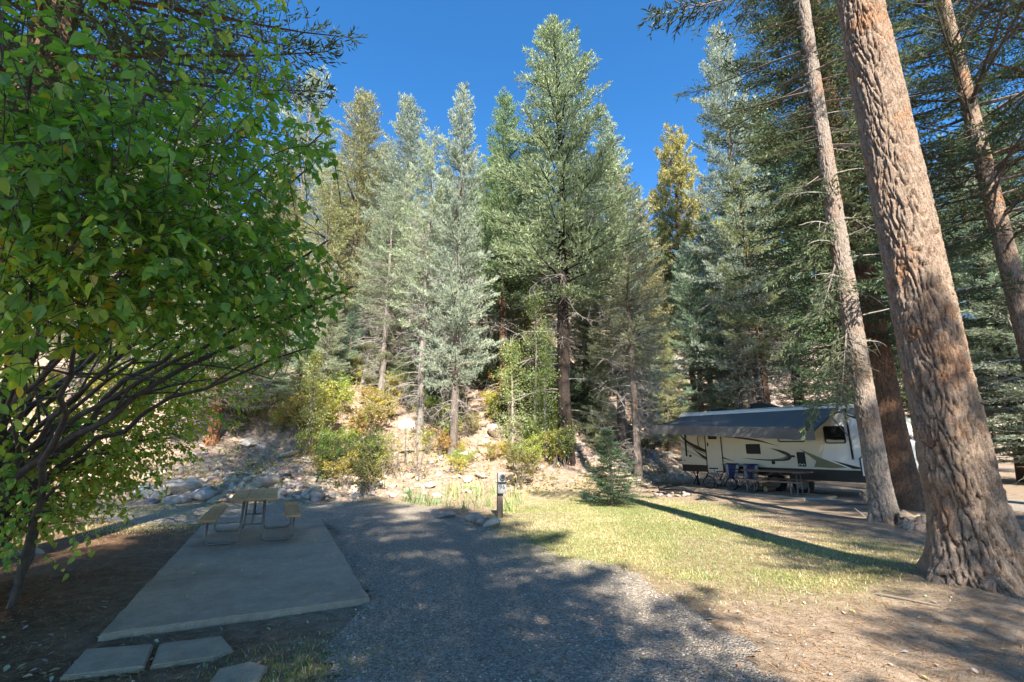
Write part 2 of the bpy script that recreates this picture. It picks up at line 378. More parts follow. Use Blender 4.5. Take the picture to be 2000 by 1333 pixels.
def make_ground():
    X, Y = np.meshgrid(GX, GY); x = X.ravel(); y = Y.ravel()
    V = np.stack([x, y, terr(x, y)], 1); nx, ny = len(GX), len(GY)
    i = (np.arange(ny - 1)[:, None] * nx + np.arange(nx - 1)[None]).ravel()
    me = mk_mesh('ground', V, np.stack([i, i + 1, i + nx + 1, i + nx], 1), MAT['soil'], True, lawn_w(x, y) * .9)
    for nm, val in (('slope_zone', sstep(-.5, 3, y - foot_line(x))), ('litter_zone', poly_dist_mask(x, y, LITTER, 1.6) * np.clip(.45 + 1.2 * fbm(x, y, 1.0, 13), 0, 1))):
        a = me.attributes.new(nm, 'FLOAT', 'POINT'); a.data.foreach_set('value', val.astype(np.float32))
    tag(link('ground', me), kind='structure')
make_ground()

# gravel drive and gravel bed beside the trailer
GR1 = [(-1.0, -6), (-.9, 2.5), (-1.75, 4.6), (-1.66, 5.5), (-4.5, 11.2), (-6.6, 10.3), (-8.6, 10.6), (-10.6, 11.9), (-9.2, 13.2), (-7.4, 13.9), (-5.0, 14.9), (-3.2, 14.6), (-1.6, 12.6), (-.6, 11.3), (-.1, 9.6), (.6, 8.2), (1.45, 7.2), (2.05, 6.0), (2.2, 4.6), (2.4, 3.6), (3.0, -6)]
GR2 = [(6.3, 19.5), (7.2, 17.0), (9.6, 13.6), (11.0, 13.4), (13.0, 12.8), (17, 10), (19, 13), (14, 17.5), (10.5, 22.6), (8.6, 22.6)]
def sheet(name, poly, step, lift, mat, wob):
    P = np.array(poly); xs = np.arange(P[:, 0].min() - .5, P[:, 0].max() + .5, step); ys = np.arange(max(P[:, 1].min(), -3.5) - .5, P[:, 1].max() + .5, step)
    X, Y = np.meshgrid(xs, ys); x = X.ravel(); y = Y.ravel(); nx = len(xs)
    keep = inpoly(x + (fbm(x, y, .8, 21) - .5) * wob, y + (fbm(x, y, .8, 25) - .5) * wob, poly)
    i = (np.arange(len(ys) - 1)[:, None] * nx + np.arange(nx - 1)[None]).ravel()
    Fq = np.stack([i, i + 1, i + nx + 1, i + nx], 1); Fq = Fq[keep[Fq].all(1)]
    used = np.unique(Fq); mp = np.zeros(len(x), int); mp[used] = np.arange(len(used))
    V = np.stack([x, y, terr(x, y) + lift], 1)[used]
    me = mk_mesh(name, V, mp[Fq], mat, True); return tag(link(name, me), kind='structure')
sheet('gravel_drive', GR1, .1, .014, MAT['gravel'], .9)
sheet('gravel_bed', GR2, .16, .014, MAT['gravel'], .6)

# ------------------------------------------------------------------ foliage builders
def unit(a): return a / (np.linalg.norm(a, axis=-1, keepdims=True) + 1e-9)
def blades(P, D, L, Wd, r, crossed=True):
    """needle sprays: one or two crossed narrow diamonds each -> V (n*4k,3), F"""
    n = len(P); D = unit(D); A = unit(np.cross(D, r.normal(size=(n, 3)))); B = np.cross(D, A)
    L = np.broadcast_to(L, (n,))[:, None]; Wd = np.broadcast_to(Wd, (n,))[:, None]
    def quad(Nv): return np.stack([P, P + D * L * .45 + Nv * Wd / 2, P + D * L, P + D * L * .45 - Nv * Wd / 2], 1)
    V = np.concatenate([quad(A), quad(B)], 1) if crossed else quad(A)
    k = V.shape[1]; V = V.reshape(-1, 3); Fq = np.arange(len(V)).reshape(-1, 4)
    return V, Fq, k
def segs(P0, P1, r0, r1, sides=3):
    P0 = np.asarray(P0, float); P1 = np.asarray(P1, float); n = len(P0); D = unit(P1 - P0)
    ref = np.where(np.abs(D[:, 2:3]) < .9, np.array([[0, 0, 1.]]), np.array([[1., 0, 0]])); A = unit(np.cross(D, ref)); B = np.cross(D, A)
    th = np.arange(sides) * 2 * math.pi / sides
    ring = np.cos(th)[None, :, None] * A[:, None] + np.sin(th)[None, :, None] * B[:, None]
    r0 = np.broadcast_to(r0, (n,))[:, None, None]; r1 = np.broadcast_to(r1, (n,))[:, None, None]
    V = np.concatenate([P0[:, None] + ring * r0, P1[:, None] + ring * r1], 1).reshape(-1, 3)
    b = (np.arange(n) * 2 * sides)[:, None]; k = np.arange(sides)[None]; k2 = (k + 1) % sides
    Fq = np.stack([b + k, b + k2, b + sides + k2, b + sides + k], 2).reshape(-1, 4)
    return V, Fq
class Acc:
    def __init__(s): s.V = []; s.F = []; s.T = []; s.n = 0
    def add(s, V, Fq, t=None):
        s.V.append(V); s.F.append(Fq + s.n); s.n += len(V); s.T.append(np.full(len(V), .5) if t is None else np.broadcast_to(t, (len(V),)))
    def mesh(s, name, mat, smooth=False): return mk_mesh(name, np.concatenate(s.V), np.concatenate(s.F), mat, smooth, np.concatenate(s.T))

def plain_trunk(H, r0, seed, mat, sides=12, rings=26, wob=.08):
    r = np.random.default_rng(seed); z = np.linspace(-.6, H, rings); th = np.arange(sides) * 2 * math.pi / sides
    ph = r.random(4) * 6
    cx = wob * np.sin(z * .35 + ph[0]) * np.clip(z, 0, 3) / 3; cy = wob * np.sin(z * .29 + ph[1]) * np.clip(z, 0, 3) / 3
    rad = r0 * np.clip(1 - z / H, 0, 1.05) ** .8 + .012
    rad = rad[:, None] * (1 + .35 * np.exp(-np.clip(z, 0, 9) / .3)[:, None] * (1 + .4 * np.sin(th * 4 + ph[2])[None])) * (1 + .07 * r.normal(size=(rings, sides)))
    V = np.stack([cx[:, None] + rad * np.cos(th), cy[:, None] + rad * np.sin(th), np.repeat(z[:, None], sides, 1)], 2).reshape(-1, 3)
    k = np.arange(sides); k2 = (k + 1) % sides
    Fq = np.concatenate([np.stack([i * sides + k, i * sides + k2, (i + 1) * sides + k2, (i + 1) * sides + k], 1) for i in range(rings - 1)])
    return V, Fq, np.clip(.65 + .25 * r.normal(size=len(V)), 0, 1), (lambda zz: np.stack([np.interp(zz, z, cx), np.interp(zz, z, cy), zz], -1))

def conifer(seed, H=20., R=3., base=.22, gap=.36, per=6, l3=.2, w3=.05, d2=.13, n3=5, pw=.75, droop=-.10, up=.42, deadto=None, style='spruce', tr=.22, avoid=None, fill=1.0, ndead=60, steep=.1, cones=0, mat_trunk='bark_far', trunk=True, l2f=.42):
    r = np.random.default_rng(seed); cr = Acc(); tk = Acc(); dd = Acc()
    tV, tF, tT, cen = plain_trunk(H, tr, seed + 1, None)
    if trunk: tk.add(tV, tF, tT)
    zb = base * H; z = zb
    clump = r.random((24, 9))
    while z < H - .15:
        t = (z - zb) / (H - zb); nb = max(3, int(round(per * (1 - .35 * t) * fill)))
        a0 = r.random() * 6.28
        for k in range(nb):
            az = a0 + k * 6.283 / nb + r.normal() * .35
            if avoid is not None and z < avoid[1] and math.cos(az - avoid[0]) > avoid[2]: continue
            zz = z + r.normal() * .14
            cl = clump[int(zz * 1.2) % 24, int((az % 6.283) / 6.284 * 9)]
            L = (R * min(1, (1 - t) ** pw) * (1 - .45 * math.exp(-t / .06)) + .12) * (.55 + .8 * cl) * (.85 + .3 * r.random())
            if fill < .95 and r.random() > fill + .15: continue
            out = np.array([math.cos(az), math.sin(az), 0.]); e0 = steep + .55 * t + r.normal() * .09
            ns = 6; s = np.linspace(0, 1, ns)
            dr = droop * (1 - t) * 1.6
            def pt(s): s = np.asarray(s)[..., None]; return cen(np.array(zz)) + out * (L * s * math.cos(e0)) + np.array([0, 0, 1.]) * (L * (math.sin(e0) * s + dr * s ** 1.6 + .10 * s ** 4))
            q = pt(s); rb = (.010 + .011 * L) * (1 - .85 * s)
            V, Fq = segs(q[:-1], q[1:], rb[:-1], rb[1:], 4 if L > 1.2 else 3); tk.add(V, Fq, .45)
            n2 = max(3, int(L / d2)); s2 = np.repeat(np.linspace(.16 if style == 'spruce' else .4, 1, n2), 2) + r.normal(size=2 * n2) * .02
            s2 = np.clip(s2, .05, 1); sd = np.tile([-1., 1.], n2)
            p2 = pt(s2); tg = unit(pt(np.minimum(s2 + .03, 1.03)) - pt(s2 - .03)); lat = unit(np.cross(tg, np.array([0, 0, 1.])))
            l2 = (L * l2f * (1.02 - s2) + .16) * (.6 + .7 * r.random(2 * n2))
            d_2 = unit(tg * .75 + lat * (sd * (.85 - .35 * s2))[:, None] + np.array([0, 0, 1.]) * (r.normal(size=2 * n2) * .22 + .02)[:, None])
            if style == 'spruce':
                f = (np.arange(n3) + .6) / n3
                p3 = (p2[:, None] + d_2[:, None] * (l2[:, None] * f[None])[:, :, None] - np.array([0, 0, 1.]) * (l2[:, None] ** 1.5 * f[None] ** 2 * .12)[:, :, None]).reshape(-1, 3)
                d3 = (np.repeat(d_2, n3, 0) * .75 + r.normal(size=(len(p3), 3)) * .42 + np.array([0, 0, up]))
                LL = l3 * (.65 + .7 * r.random(len(p3))); tn = np.repeat(np.clip(r.normal(.5, .17, 2 * n2) + (cl - .5) * .25, 0, 1), n3) + r.normal(size=len(p3)) * .12
                V, Fq, kk = blades(p3, d3, LL, w3 * (.7 + .6 * r.random(len(p3))), r); cr.add(V, Fq, np.repeat(np.clip(tn, 0, 1), kk))
            else:
                nt_ = 16; keep = r.random(2 * n2) < .8; p2 = p2[keep]; d_2 = d_2[keep]; l2 = l2[keep]
                e = p2 + d_2 * l2[:, None]; V, Fq = segs(p2, e, .008, .005, 3); tk.add(V, Fq, .4)
                p3 = np.repeat(e, nt_, 0) - np.repeat(d_2, nt_, 0) * (r.random(len(e) * nt_) * .18)[:, None]
                d3 = np.repeat(d_2, nt_, 0) * .55 + r.normal(size=(len(p3), 3)) * .6 + np.array([0, 0, .25])
                V, Fq, kk = blades(p3, d3, l3 * (.8 + .4 * r.random(len(p3))), w3, r, False)
                cr.add(V, Fq, np.repeat(np.clip(np.repeat(r.normal(.5, .2, len(e)), nt_) + r.normal(size=len(p3)) * .1, 0, 1), kk))
        z += gap * (.7 + .6 * r.random()) * (1 - .35 * t)
    if style == 'spruce':   # leader
        p3 = np.stack([np.zeros(40), np.zeros(40), H - .9 + r.random(40) * .9], 1); d3 = r.normal(size=(40, 3)) + np.array([0, 0, 1.2])
        V, Fq, kk = blades(p3 + cen(np.array(H)) * np.array([1, 1, 0]), d3, l3, w3, r); cr.add(V, Fq, .6)
    # bare grey limbs below the crown
    dz1 = (deadto if deadto is not None else base + .12) * H
    for k in range(ndead):
        zz = H * .06 + r.random() ** .8 * (dz1 - H * .06); az = r.random() * 6.283
        L = R * (.25 + .55 * r.random()); out = np.array([math.cos(az), math.sin(az), 0.]); s = np.linspace(0, 1, 5)
        q = cen(np.array(zz)) + out * (L * s)[:, None] + np.array([0, 0, 1.]) * (L * (.12 * s - (.25 + .3 * r.random()) * s ** 2))[:, None] + r.normal(size=(5, 3)) * .035 * s[:, None]
        rb = (.008 + .006 * L) * (1 - .8 * s); V, Fq = segs(q[:-1], q[1:], rb[:-1], rb[1:], 3); dd.add(V, Fq)
        m = int(5 + L * 6); si = .25 + .75 * r.random(m); p0 = np.stack([np.interp(si, s, q[:, c]) for c in range(3)], 1)
        dr_ = unit(out * .5 + r.normal(size=(m, 3)) * .6 - np.array([0, 0, .25])); lt = .15 + .4 * r.random(m) * L * .6
        p1 = p0 + dr_ * lt[:, None]; V, Fq = segs(p0, p1, .006, .004, 3); dd.add(V, Fq)
        p2 = p1 + unit(dr_ + r.normal(size=(m, 3)) * .5 - np.array([0, 0, .2])) * lt[:, None] * .6; V, Fq = segs(p1, p2, .004, .002, 3); dd.add(V, Fq)
    return dict(H=H, R=R, limbs_only=not trunk, trunk=tk.mesh('trunk', MAT[mat_trunk]), crown=cr.mesh('crown', MAT['needles']), dead=dd.mesh('dead_twigs', MAT['dead_wood']) if dd.n else None)

VAR = {
    'full': conifer(1, base=.17, R=3.0, ndead=90, deadto=.48, tr=.26, pw=.6, l3=.17, w3=.034, n3=8, d2=.14),
    'full_b': conifer(2, base=.17, R=3.0, per=7, gap=.38, pw=.62, ndead=80, deadto=.42, tr=.24, l3=.17, w3=.036, n3=6, d2=.145),
    'hero': conifer(9, base=.31, R=3.0, per=7, ndead=55, deadto=.5, tr=.27, pw=.62, l3=.17, w3=.036, n3=7, d2=.14),
    'thin': conifer(3, base=.34, R=2.6, per=5, gap=.44, fill=.85, d2=.15, n3=7, ndead=190, deadto=.66, tr=.2, pw=.55, l3=.17, w3=.034),
    'young': conifer(4, H=8., R=1.7, base=.07, gap=.24, per=6, l3=.15, w3=.035, d2=.1, n3=4, pw=1.15, ndead=4, tr=.09, steep=.05, l2f=.4),
    'pine': conifer(5, base=.36, R=3.0, per=7, gap=.42, style='pine', l3=.32, w3=.05, d2=.26, pw=.45, steep=.25, droop=-.02, ndead=14, deadto=.42, tr=.24, mat_trunk='bark_orange'),
    'near': conifer(6, H=22., R=3.6, base=.30, gap=.42, per=6, l3=.13, w3=.025, d2=.10, n3=6, pw=.6, droop=-.20, up=.05, ndead=0, deadto=.4, tr=.33, mat_trunk='bark_brown', l2f=.38),
    'skirted': conifer(7, H=20., R=3.0, base=.08, gap=.36, per=6, l3=.17, w3=.04, d2=.12, n3=5, pw=.8, droop=-.16, up=.12, ndead=20, deadto=.3, tr=.3, mat_trunk='bark_brown'),
}
def set_mat(o, m):
    if o.material_slots: o.material_slots[0].link = 'OBJECT'; o.material_slots[0].material = MAT[m]
def plant_conifer(name, var, X, Y, h, rad, col, label, cat='tree', group=None, bark=None, lean=(0, 0), rz=None, trunk=True, sink=0.0):
    v = VAR[var] if isinstance(var, str) else var
    root = empty(name, (X, Y, T(X, Y) - sink)); root.rotation_euler = (lean[0], lean[1], random.random() * 6.28 if rz is None else rz)
    if lean != (0, 0): root.rotation_mode = 'ZYX'; root.rotation_euler = (lean[0], lean[1], 0)
    sc = (rad / v['R'], rad / v['R'], h / v['H'])
    if v['trunk'] is not None and trunk:
        t = link('limbs' if v['limbs_only'] else 'trunk', v['trunk'], root, scale=sc)
        if bark: set_mat(t, bark)
    c = link('crown', v['crown'], root, scale=sc); c.color = (*col, 1)
    if v['dead'] is not None: tag(link('dead_twigs', v['dead'], root, scale=sc), kind='stuff')
    tag(root, label, cat, group); return root
def by_top(px, py, Y, hw):
    P = at(px, py, Y=Y); return P[0], Y, P[2] - T(P[0], Y), hw * Y * 1.46 / F_PX

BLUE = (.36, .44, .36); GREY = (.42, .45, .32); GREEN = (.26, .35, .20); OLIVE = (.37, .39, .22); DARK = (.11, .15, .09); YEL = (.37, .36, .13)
def vary(c, a=.12): return tuple(max(.01, k * (1 + random.uniform(-a, a))) for k in c)
# (top px, top py, distance, half width px, variant, colour, bark, label)
G1 = 'conifers on and below the slope'
FOREST = [
    (1085, 50, 19.3, 108, 'hero', (.36, .40, .27), 'bark_dark', 'tallest pale green spruce with a dark trunk in the middle of the grove'),
    (1182, 235, 23.5, 72, 'full_b', BLUE, 'bark_far', 'pale blue spruce just behind the tallest spruce, its top lower'),
    (1212, 345, 20.2, 62, 'thin', GREY, 'bark_far', 'thin grey spruce with bare twigs and brown trunk behind the small young spruce'),
    (985, 195, 22.0, 62, 'hero', GREEN, 'bark_brown', 'green spruce with brown trunk directly beside the tallest spruce'),
    (905, 172, 18.6, 58, 'full', BLUE, 'bark_far', 'bluish spruce with a grey trunk rising behind the iris bed'),
    (846, 262, 19.6, 58, 'thin', GREY, 'bark_pale', 'thin pale spruce with bare grey limbs beside the bluish spruce'),
    (800, 198, 26.0, 60, 'hero', BLUE, 'bark_far', 'slim blue spruce with clear sky on both sides of its top'),
    (715, 188, 27.0, 80, 'full_b', OLIVE, 'bark_far', 'broad olive spruce first to rise clear of the leafy tree'),
    (618, 140, 31.0, 62, 'thin', GREY, 'bark_far', 'sparse grey spruce half hidden by the edge of the leafy tree'),
    (650, 330, 24.0, 55, 'thin', OLIVE, 'bark_pale', 'short ragged spruce between leafy tree and broad olive spruce'),
    (470, 470, 19.4, 84, 'full', GREY, 'bark_orange', 'pale spruce with orange trunk on the bare dirt bank'),
    (1310, 266, 37.0, 50, 'pine', YEL, 'bark_brown', 'yellow pine with golden needles standing alone against the sky'),
    (1398, 60, 27.5, 76, 'full', BLUE, 'bark_far', 'tall blue spruce with cone-brown tip behind the trailer'),
    (1480, 205, 29.0, 66, 'hero', GREEN, 'bark_brown', 'spruce half covered by the tall blue spruce behind the trailer'),
    (1440, 330, 26.5, 62, 'thin', OLIVE, 'bark_brown', 'thin spruce with brown trunk rising right behind trailer roof vent'),
    (1560, 215, 25.0, 92, 'skirted', GREEN, 'bark_brown', 'broad green spruce with boughs down to the trailer roof'),
    (1655, 120, 24.0, 90, 'skirted', DARK, 'bark_brown', 'dark spruce behind trailer nose between the two trunks'),
    (1850, 270, 22.5, 100, 'skirted', BLUE, 'bark_brown', 'blue spruce seen between the giant trunk and the slender pine'),
    (1945, 400, 20.5, 105, 'skirted', BLUE, 'bark_brown', 'low pale blue spruce beyond the giant trunk at the frame edge'),
    (1905, 200, 29.0, 90, 'full_b', GREEN, 'bark_brown', 'green spruce behind the slender pine'),
    (1378, 420, 33.0, 46, 'full_b', GREEN, 'bark_far', 'small green spruce on the slope under the golden pine'),
    (1245, 395, 32.0, 50, 'hero', OLIVE, 'bark_far', 'olive spruce on the slope left of the golden pine'),
    (940, 330, 28.0, 55, 'hero', OLIVE, 'bark_far', 'olive spruce filling the gap behind the bluish spruce'),
    (770, 380, 23.5, 52, 'thin', GREY, 'bark_pale', 'ragged pale spruce in front of the slim blue spruce'),
    (1030, 300, 30.0, 60, 'full', GREEN, 'bark_far', 'spruce hidden behind the tallest spruce'),
    (560, 330, 26.0, 75, 'full_b', OLIVE, 'bark_far', 'olive spruce showing through the leafy tree'),
    (380, 200, 25.0, 85, 'full', GREY, 'bark_far', 'grey spruce showing through upper leaves of leafy tree'),
    (250, 300, 24.0, 85, 'full_b', OLIVE, 'bark_far', 'olive spruce farthest behind the leafy tree'),
    (90, 150, 28.0, 95, 'full', GREEN, 'bark_far', 'green spruce behind the stems of the leafy tree'),
    (1130, 300, 26.5, 60, 'hero', BLUE, 'bark_far', 'blue spruce half covered by the tallest spruce on the trailer side'),
    (870, 330, 24.5, 55, 'full', GREY, 'bark_far', 'grey spruce filling the gap between thin pale spruce and bluish spruce'),
    (750, 290, 30.0, 55, 'hero', GREY, 'bark_far', 'grey spruce between the broad olive spruce and slim blue spruce'),
    (1340, 470, 30.0, 45, 'full', BLUE, 'bark_far', 'blue spruce under the golden pine toward the trailer'),
    (1760, 300, 30.0, 80, 'full_b', DARK, 'bark_brown', 'dark spruce glimpsed between the brown trunk and giant trunk'),
]
for (px, py, Y, hw, var, col, bark, lab) in FOREST:
    X, Y, h, rad = by_top(px, py, Y, hw)
    plant_conifer('pine_tree' if var == 'pine' else 'spruce_tree', var, X, Y, h, rad, vary(col, .06), lab, 'tree', G1, bark)
# leaning trees on the slope
for (bx, by, ty, hw, lean, lab) in ((705, 762, 330, 42, .16, 'leaning pale trunk spruce, thickest of the three on the slope'), (748, 768, 400, 34, .13, 'leaning thin spruce closest to the yellow shrub on the slope'), (683, 742, 420, 34, .03, 'upright pale trunk spruce beside the leaning ones')):
    p = at(bx, by); Pt = at(bx, ty, Y=p[1])
    plant_conifer('spruce_tree', 'thin', p[0], p[1], Pt[2] - p[2], hw * p[1] / F_PX, vary(GREY), lab, 'tree', G1, 'bark_pale', lean=(0, lean))
# mid-height spruces on the slope, boughs down to the ground
for k, (px, py, Y, hw) in enumerate(((655, 520, 22.5, 42), (695, 560, 25, 40), (765, 540, 24.5, 42), (825, 560, 22.5, 38), (880, 560, 23, 36), (955, 540, 25, 40), (1025, 560, 24, 38), (1140, 540, 24, 40), (1165, 620, 22.5, 34), (1245, 580, 27, 40), (1290, 610, 30, 38), (1420, 560, 31, 45), (1520, 540, 29, 48), (600, 600, 22, 40), (1000, 480, 28, 44))):
    X, Y, h, rad = by_top(px, py, Y, hw * .75)
    plant_conifer('spruce_tree', 'skirted', X, Y, max(h, 3), rad, vary([GREY, BLUE, OLIVE, GREEN][k % 4], .1), 'mid-height spruce with boughs to the ground on the slope', 'tree', 'mid-height spruces on the slope', 'bark_far')
# small young conifers on the slope and lawn
for (bx, by, ty, hw, col, lab) in ((1195, 988, 838, 60, DARK, 'small young spruce with drooping lower boughs on the lawn'), (1300, 735, 590, 30, BLUE, 'small blue spruce on the slope below the golden pine'), (1255, 705, 560, 30, GREEN, 'little green spruce beside the small blue spruce on the slope'),
                               (1130, 800, 690, 34, DARK, 'dark little spruce on the scree by the dark trunk'), (575, 840, 700, 36, OLIVE, 'little olive spruce at the top of the dirt bank'), (1385, 700, 590, 32, GREEN, 'small spruce on the slope behind the awning'), (1010, 760, 640, 30, BLUE, 'little blue spruce between the two brown trunks')):
    p = at(bx, by); Pt = at(bx, ty, Y=p[1])
    plant_conifer('young_spruce', 'young', p[0], p[1], Pt[2] - p[2], hw * p[1] / F_PX, vary(col), lab, 'tree', 'young spruces', None)
# trees higher up the slope, seen through the gaps
fill_px = [(330, 420), (440, 360), (520, 420), (610, 400), (690, 400), (745, 430), (830, 420), (880, 390), (960, 400), (1060, 420), (1120, 410), (1160, 450), (1290, 440), (1350, 400), (1420, 400), (1500, 420), (1600, 430), (1680, 420), (1200, 480), (1330, 520), (1270, 500), (920, 470), (800, 480), (1820, 430), (1900, 450), (1980, 430)]
for k, (px, py) in enumerate(fill_px):
    if k % 4 == 3: continue
    Y = 34 + (k * 7 % 17); X, Y, h, rad = by_top(px, py + random.uniform(-15, 15), Y, 38 + (k % 3) * 8)
    plant_conifer('spruce_tree', ['hero', 'thin', 'hero'][k % 3], X, Y, max(h, 5), rad * 1.15, vary([GREEN, OLIVE, GREY][k % 3], .15), 'distant spruce high on the slope behind the front conifers', 'tree', 'spruces high on the slope', 'bark_far')

# ------------------------------------------------------------------ big trunks in front, with furrowed bark
def cell_noise(u, v, nu, seed):
    r = np.random.default_rng(seed); J = r.random((nu, 997, 2)); ui = np.floor(u).astype(int); vi = np.floor(v).astype(int)
    f1 = np.full(u.shape, 9.); f2 = np.full(u.shape, 9.)
    for a in (-1, 0, 1):
        for b in (-1, 0, 1):
            cu = ui + a; cv = vi + b; j = J[cu % nu, cv % 997]
            d = np.hypot(cu + .15 + .7 * j[..., 0] - u, cv + .1 + .8 * j[..., 1] - v)
            f2 = np.minimum(np.maximum(f1, d), f2); f1 = np.minimum(f1, d)
    return f1, f2
def bark_trunk(name, H, r0, r1, zfine, dz, nth, cw, cl, amp, seed, mat, flare=.45, fl=.35, curve=(0, 0), twist=.25):
    z = np.concatenate([np.arange(-.5, zfine, dz), np.linspace(zfine, H, 30)[1:]]); th = np.arange(nth) * 2 * math.pi / nth
    Z, TH = np.meshgrid(z, th, indexing='ij'); rad0 = r0 + (r1 - r0) * np.clip(Z / H, 0, 1)
    nu = int(2 * math.pi * r0 / cw)
    def pn(fu, fz, sd):
        n_ = max(4, int(nu * fu)); u = TH / 6.2832 * n_ + 1000 * 0; v = Z / cl * fz + sd * 3.7; u = u + twist * Z / cw * fu * .35
        ui = np.floor(u).astype(int); vi = np.floor(v).astype(int); a = u - ui; b = v - vi; a = a * a * (3 - 2 * a); b = b * b * (3 - 2 * b)
        Lt = np.random.default_rng(seed * 100 + sd).random((n_, 512)); g = lambda i_, j_: Lt[i_ % n_, j_ % 512]
        return (g(ui, vi) * (1 - a) + g(ui + 1, vi) * a) * (1 - b) + (g(ui, vi + 1) * (1 - a) + g(ui + 1, vi + 1) * a) * b
    n1 = pn(1, 1, 1) * .62 + pn(2, 2.2, 2) * .38; n2 = pn(1.3, 1.4, 3) * .6 + pn(2.7, 3, 4) * .4; n3 = pn(2.2, 5, 5) * .6 + pn(4, 9, 6) * .4
    h = sstep(0, .075, np.abs(n1 - .5)) * (.4 + .6 * sstep(0, .06, np.abs(n2 - .5))); crack = sstep(0, .08, np.abs(n3 - .5)); fine = pn(6, 14, 7)
    hh0 = np.clip(h * (.66 + .16 * crack + .14 * pn(1.6, 3.2, 8)) + .10 * fine, 0, 1)
    wu = (pn(.5, .5, 11) - .5) * 1.5 + (pn(1.5, 1.6, 12) - .5) * .8; wv = (pn(.8, .8, 13) - .5) * 1.4 + (pn(2, 2.5, 14) - .5) * .5
    def plates(fu, fz, sd):
        n_ = max(5, int(nu * fu)); u = TH / 6.2832 * n_ + wu * fu + twist * Z / cw * fu * .35; v = Z / cl * fz + wv * fz + 40; J = np.random.default_rng(seed * 31 + sd).random((n_, 997, 3)); ui = np.floor(u).astype(int); vi = np.floor(v).astype(int)
        f1 = np.full(u.shape, 9.); f2 = f1.copy(); hv = np.zeros(u.shape)
        for a in (-1, 0, 1):
            for b in (-1, 0, 1):
                cu = ui + a; cv = vi + b; j = J[cu % n_, cv % 997]; d = np.hypot(cu + j[..., 0] - u, cv + j[..., 1] - v); near = d < f1
                f2 = np.where(near, f1, np.minimum(f2, d)); hv = np.where(near, j[..., 2], hv); f1 = np.where(near, d, f1)
        return f2 - f1, hv
    e1, p1 = plates(1, 1, 1); e2, p2 = plates(2.1, 2.4, 2)
    hh = sstep(.0, .22, e1) * (.50 + .28 * p1 + .16 * p2 * sstep(0, .2, e2) + .06 * sstep(0, .15, e2)) + .08 * fine
    hh = np.clip(.8 * hh + .25 * hh0, 0, 1)
    zz = np.clip(Z, 0, None)
    fla = 1 + flare * np.exp(-zz / fl) * (1 + .45 * np.sin(TH * 5 + seed) + .25 * np.sin(TH * 3 + 2 * seed)) * .95
    rad = rad0 * fla * (1 + .025 * np.sin(TH * 2 + Z * .5)) + amp * (hh - .5) * (1 + .6 * np.exp(-zz / .6))
    V = np.stack([rad * np.cos(TH) + curve[0] * (Z / H) ** 2, rad * np.sin(TH) + curve[1] * (Z / H) ** 2, Z], 2).reshape(-1, 3)
    nz = len(z); i = np.arange(nz - 1)[:, None] * nth; k = np.arange(nth)[None]; k2 = (k + 1) % nth
    Fq = np.stack([i + k, i + k2, i + nth + k2, i + nth + k], 2).reshape(-1, 4)
    return mk_mesh(name, V, Fq, MAT[mat], True, np.clip(hh, 0, 1).ravel())
def dead_limb(root, z, az, L, rr, seed, trunk_r, droop=.3, mat='dead_wood'):
    r = np.random.default_rng(seed); m = MB(); out = np.array([math.cos(az), math.sin(az), 0]); lat = np.array([-out[1], out[0], 0]); s = np.linspace(0, 1, 8); bend = r.normal() * .3
    q = np.array([0, 0, z]) + out * (trunk_r * .8 + L * s)[:, None] + lat * (bend * L * s ** 2)[:, None] + np.array([0, 0, 1]) * (L * (.25 * s - droop * s ** 2.2))[:, None] + r.normal(size=(8, 3)) * .02 * L * s[:, None]
    m.tube(q, rr * (1 - .8 * s), 5)
    for k in range(int(3 + L * 2)):
        j = r.integers(2, 7); d = unit(out * .7 + lat * r.normal() * .8 + np.array([0, 0, r.normal() * .4 - .15])); l = L * (.18 + .25 * r.random()); t = np.linspace(0, 1, 4)
        m.tube(q[j] + d * (l * t)[:, None] - np.array([0, 0, 1]) * (l * .3 * t ** 2)[:, None], rr * .45 * (1 - .75 * t), 4)
    m.build('dead_branch', MAT[mat], root)

# giant trunk at the edge of the lawn
gx, gy = 5.51, 5.85
gv = conifer(35, H=27., R=3.0, base=.46, gap=.6, per=4, style='pine', l3=.22, w3=.02, d2=.26, pw=.35, steep=.2, droop=-.03, ndead=0, tr=.2, trunk=False)
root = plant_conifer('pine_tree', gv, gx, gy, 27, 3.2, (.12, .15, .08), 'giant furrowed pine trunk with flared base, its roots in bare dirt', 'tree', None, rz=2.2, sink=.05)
link('trunk', bark_trunk('trunk', 26, .35, .08, 10.5, .030, 190, .066, .34, .060, 11, 'bark_pine', .55, .38, (.25, .1)), root)
# slender pale trunk before the trailer
pv = conifer(31, H=24., R=2.7, base=.30, gap=.45, per=6, l3=.13, w3=.024, d2=.11, n3=6, pw=.55, droop=-.16, up=.1, ndead=0, tr=.2, avoid=(math.radians(-115), 15.0, .15), trunk=False, l2f=.36)
root = plant_conifer('spruce_tree', pv, 8.04, 10.42, 24, 2.7, vary((.20, .24, .13), .02), 'slender pale barked spruce with bare curved limbs, standing before the trailer', 'tree', None, rz=0.0, sink=.05)
link('trunk', bark_trunk('trunk', 23.5, .215, .08, 15, .04, 110, .065, .17, .040, 12, 'bark_grey', .42, .3, (.75, .2)), root)
for k, (z, azd, L) in enumerate(((4.0, 10, 1.1), (4.6, -30, 1.7), (5.2, 30, 1.3), (6.1, 0, 2.1), (6.6, -50, 1.2), (7.2, 15, 1.8), (7.9, 170, 1.3), (8.4, -10, 1.7), (9.2, 20, 1.4), (5.6, 200, .8), (6.4, 215, .9), (7.0, 190, .9), (10.2, 5, 1.3))):
    dead_limb(root, z, math.radians(azd), L * .85, .017, 50 + k, .2)
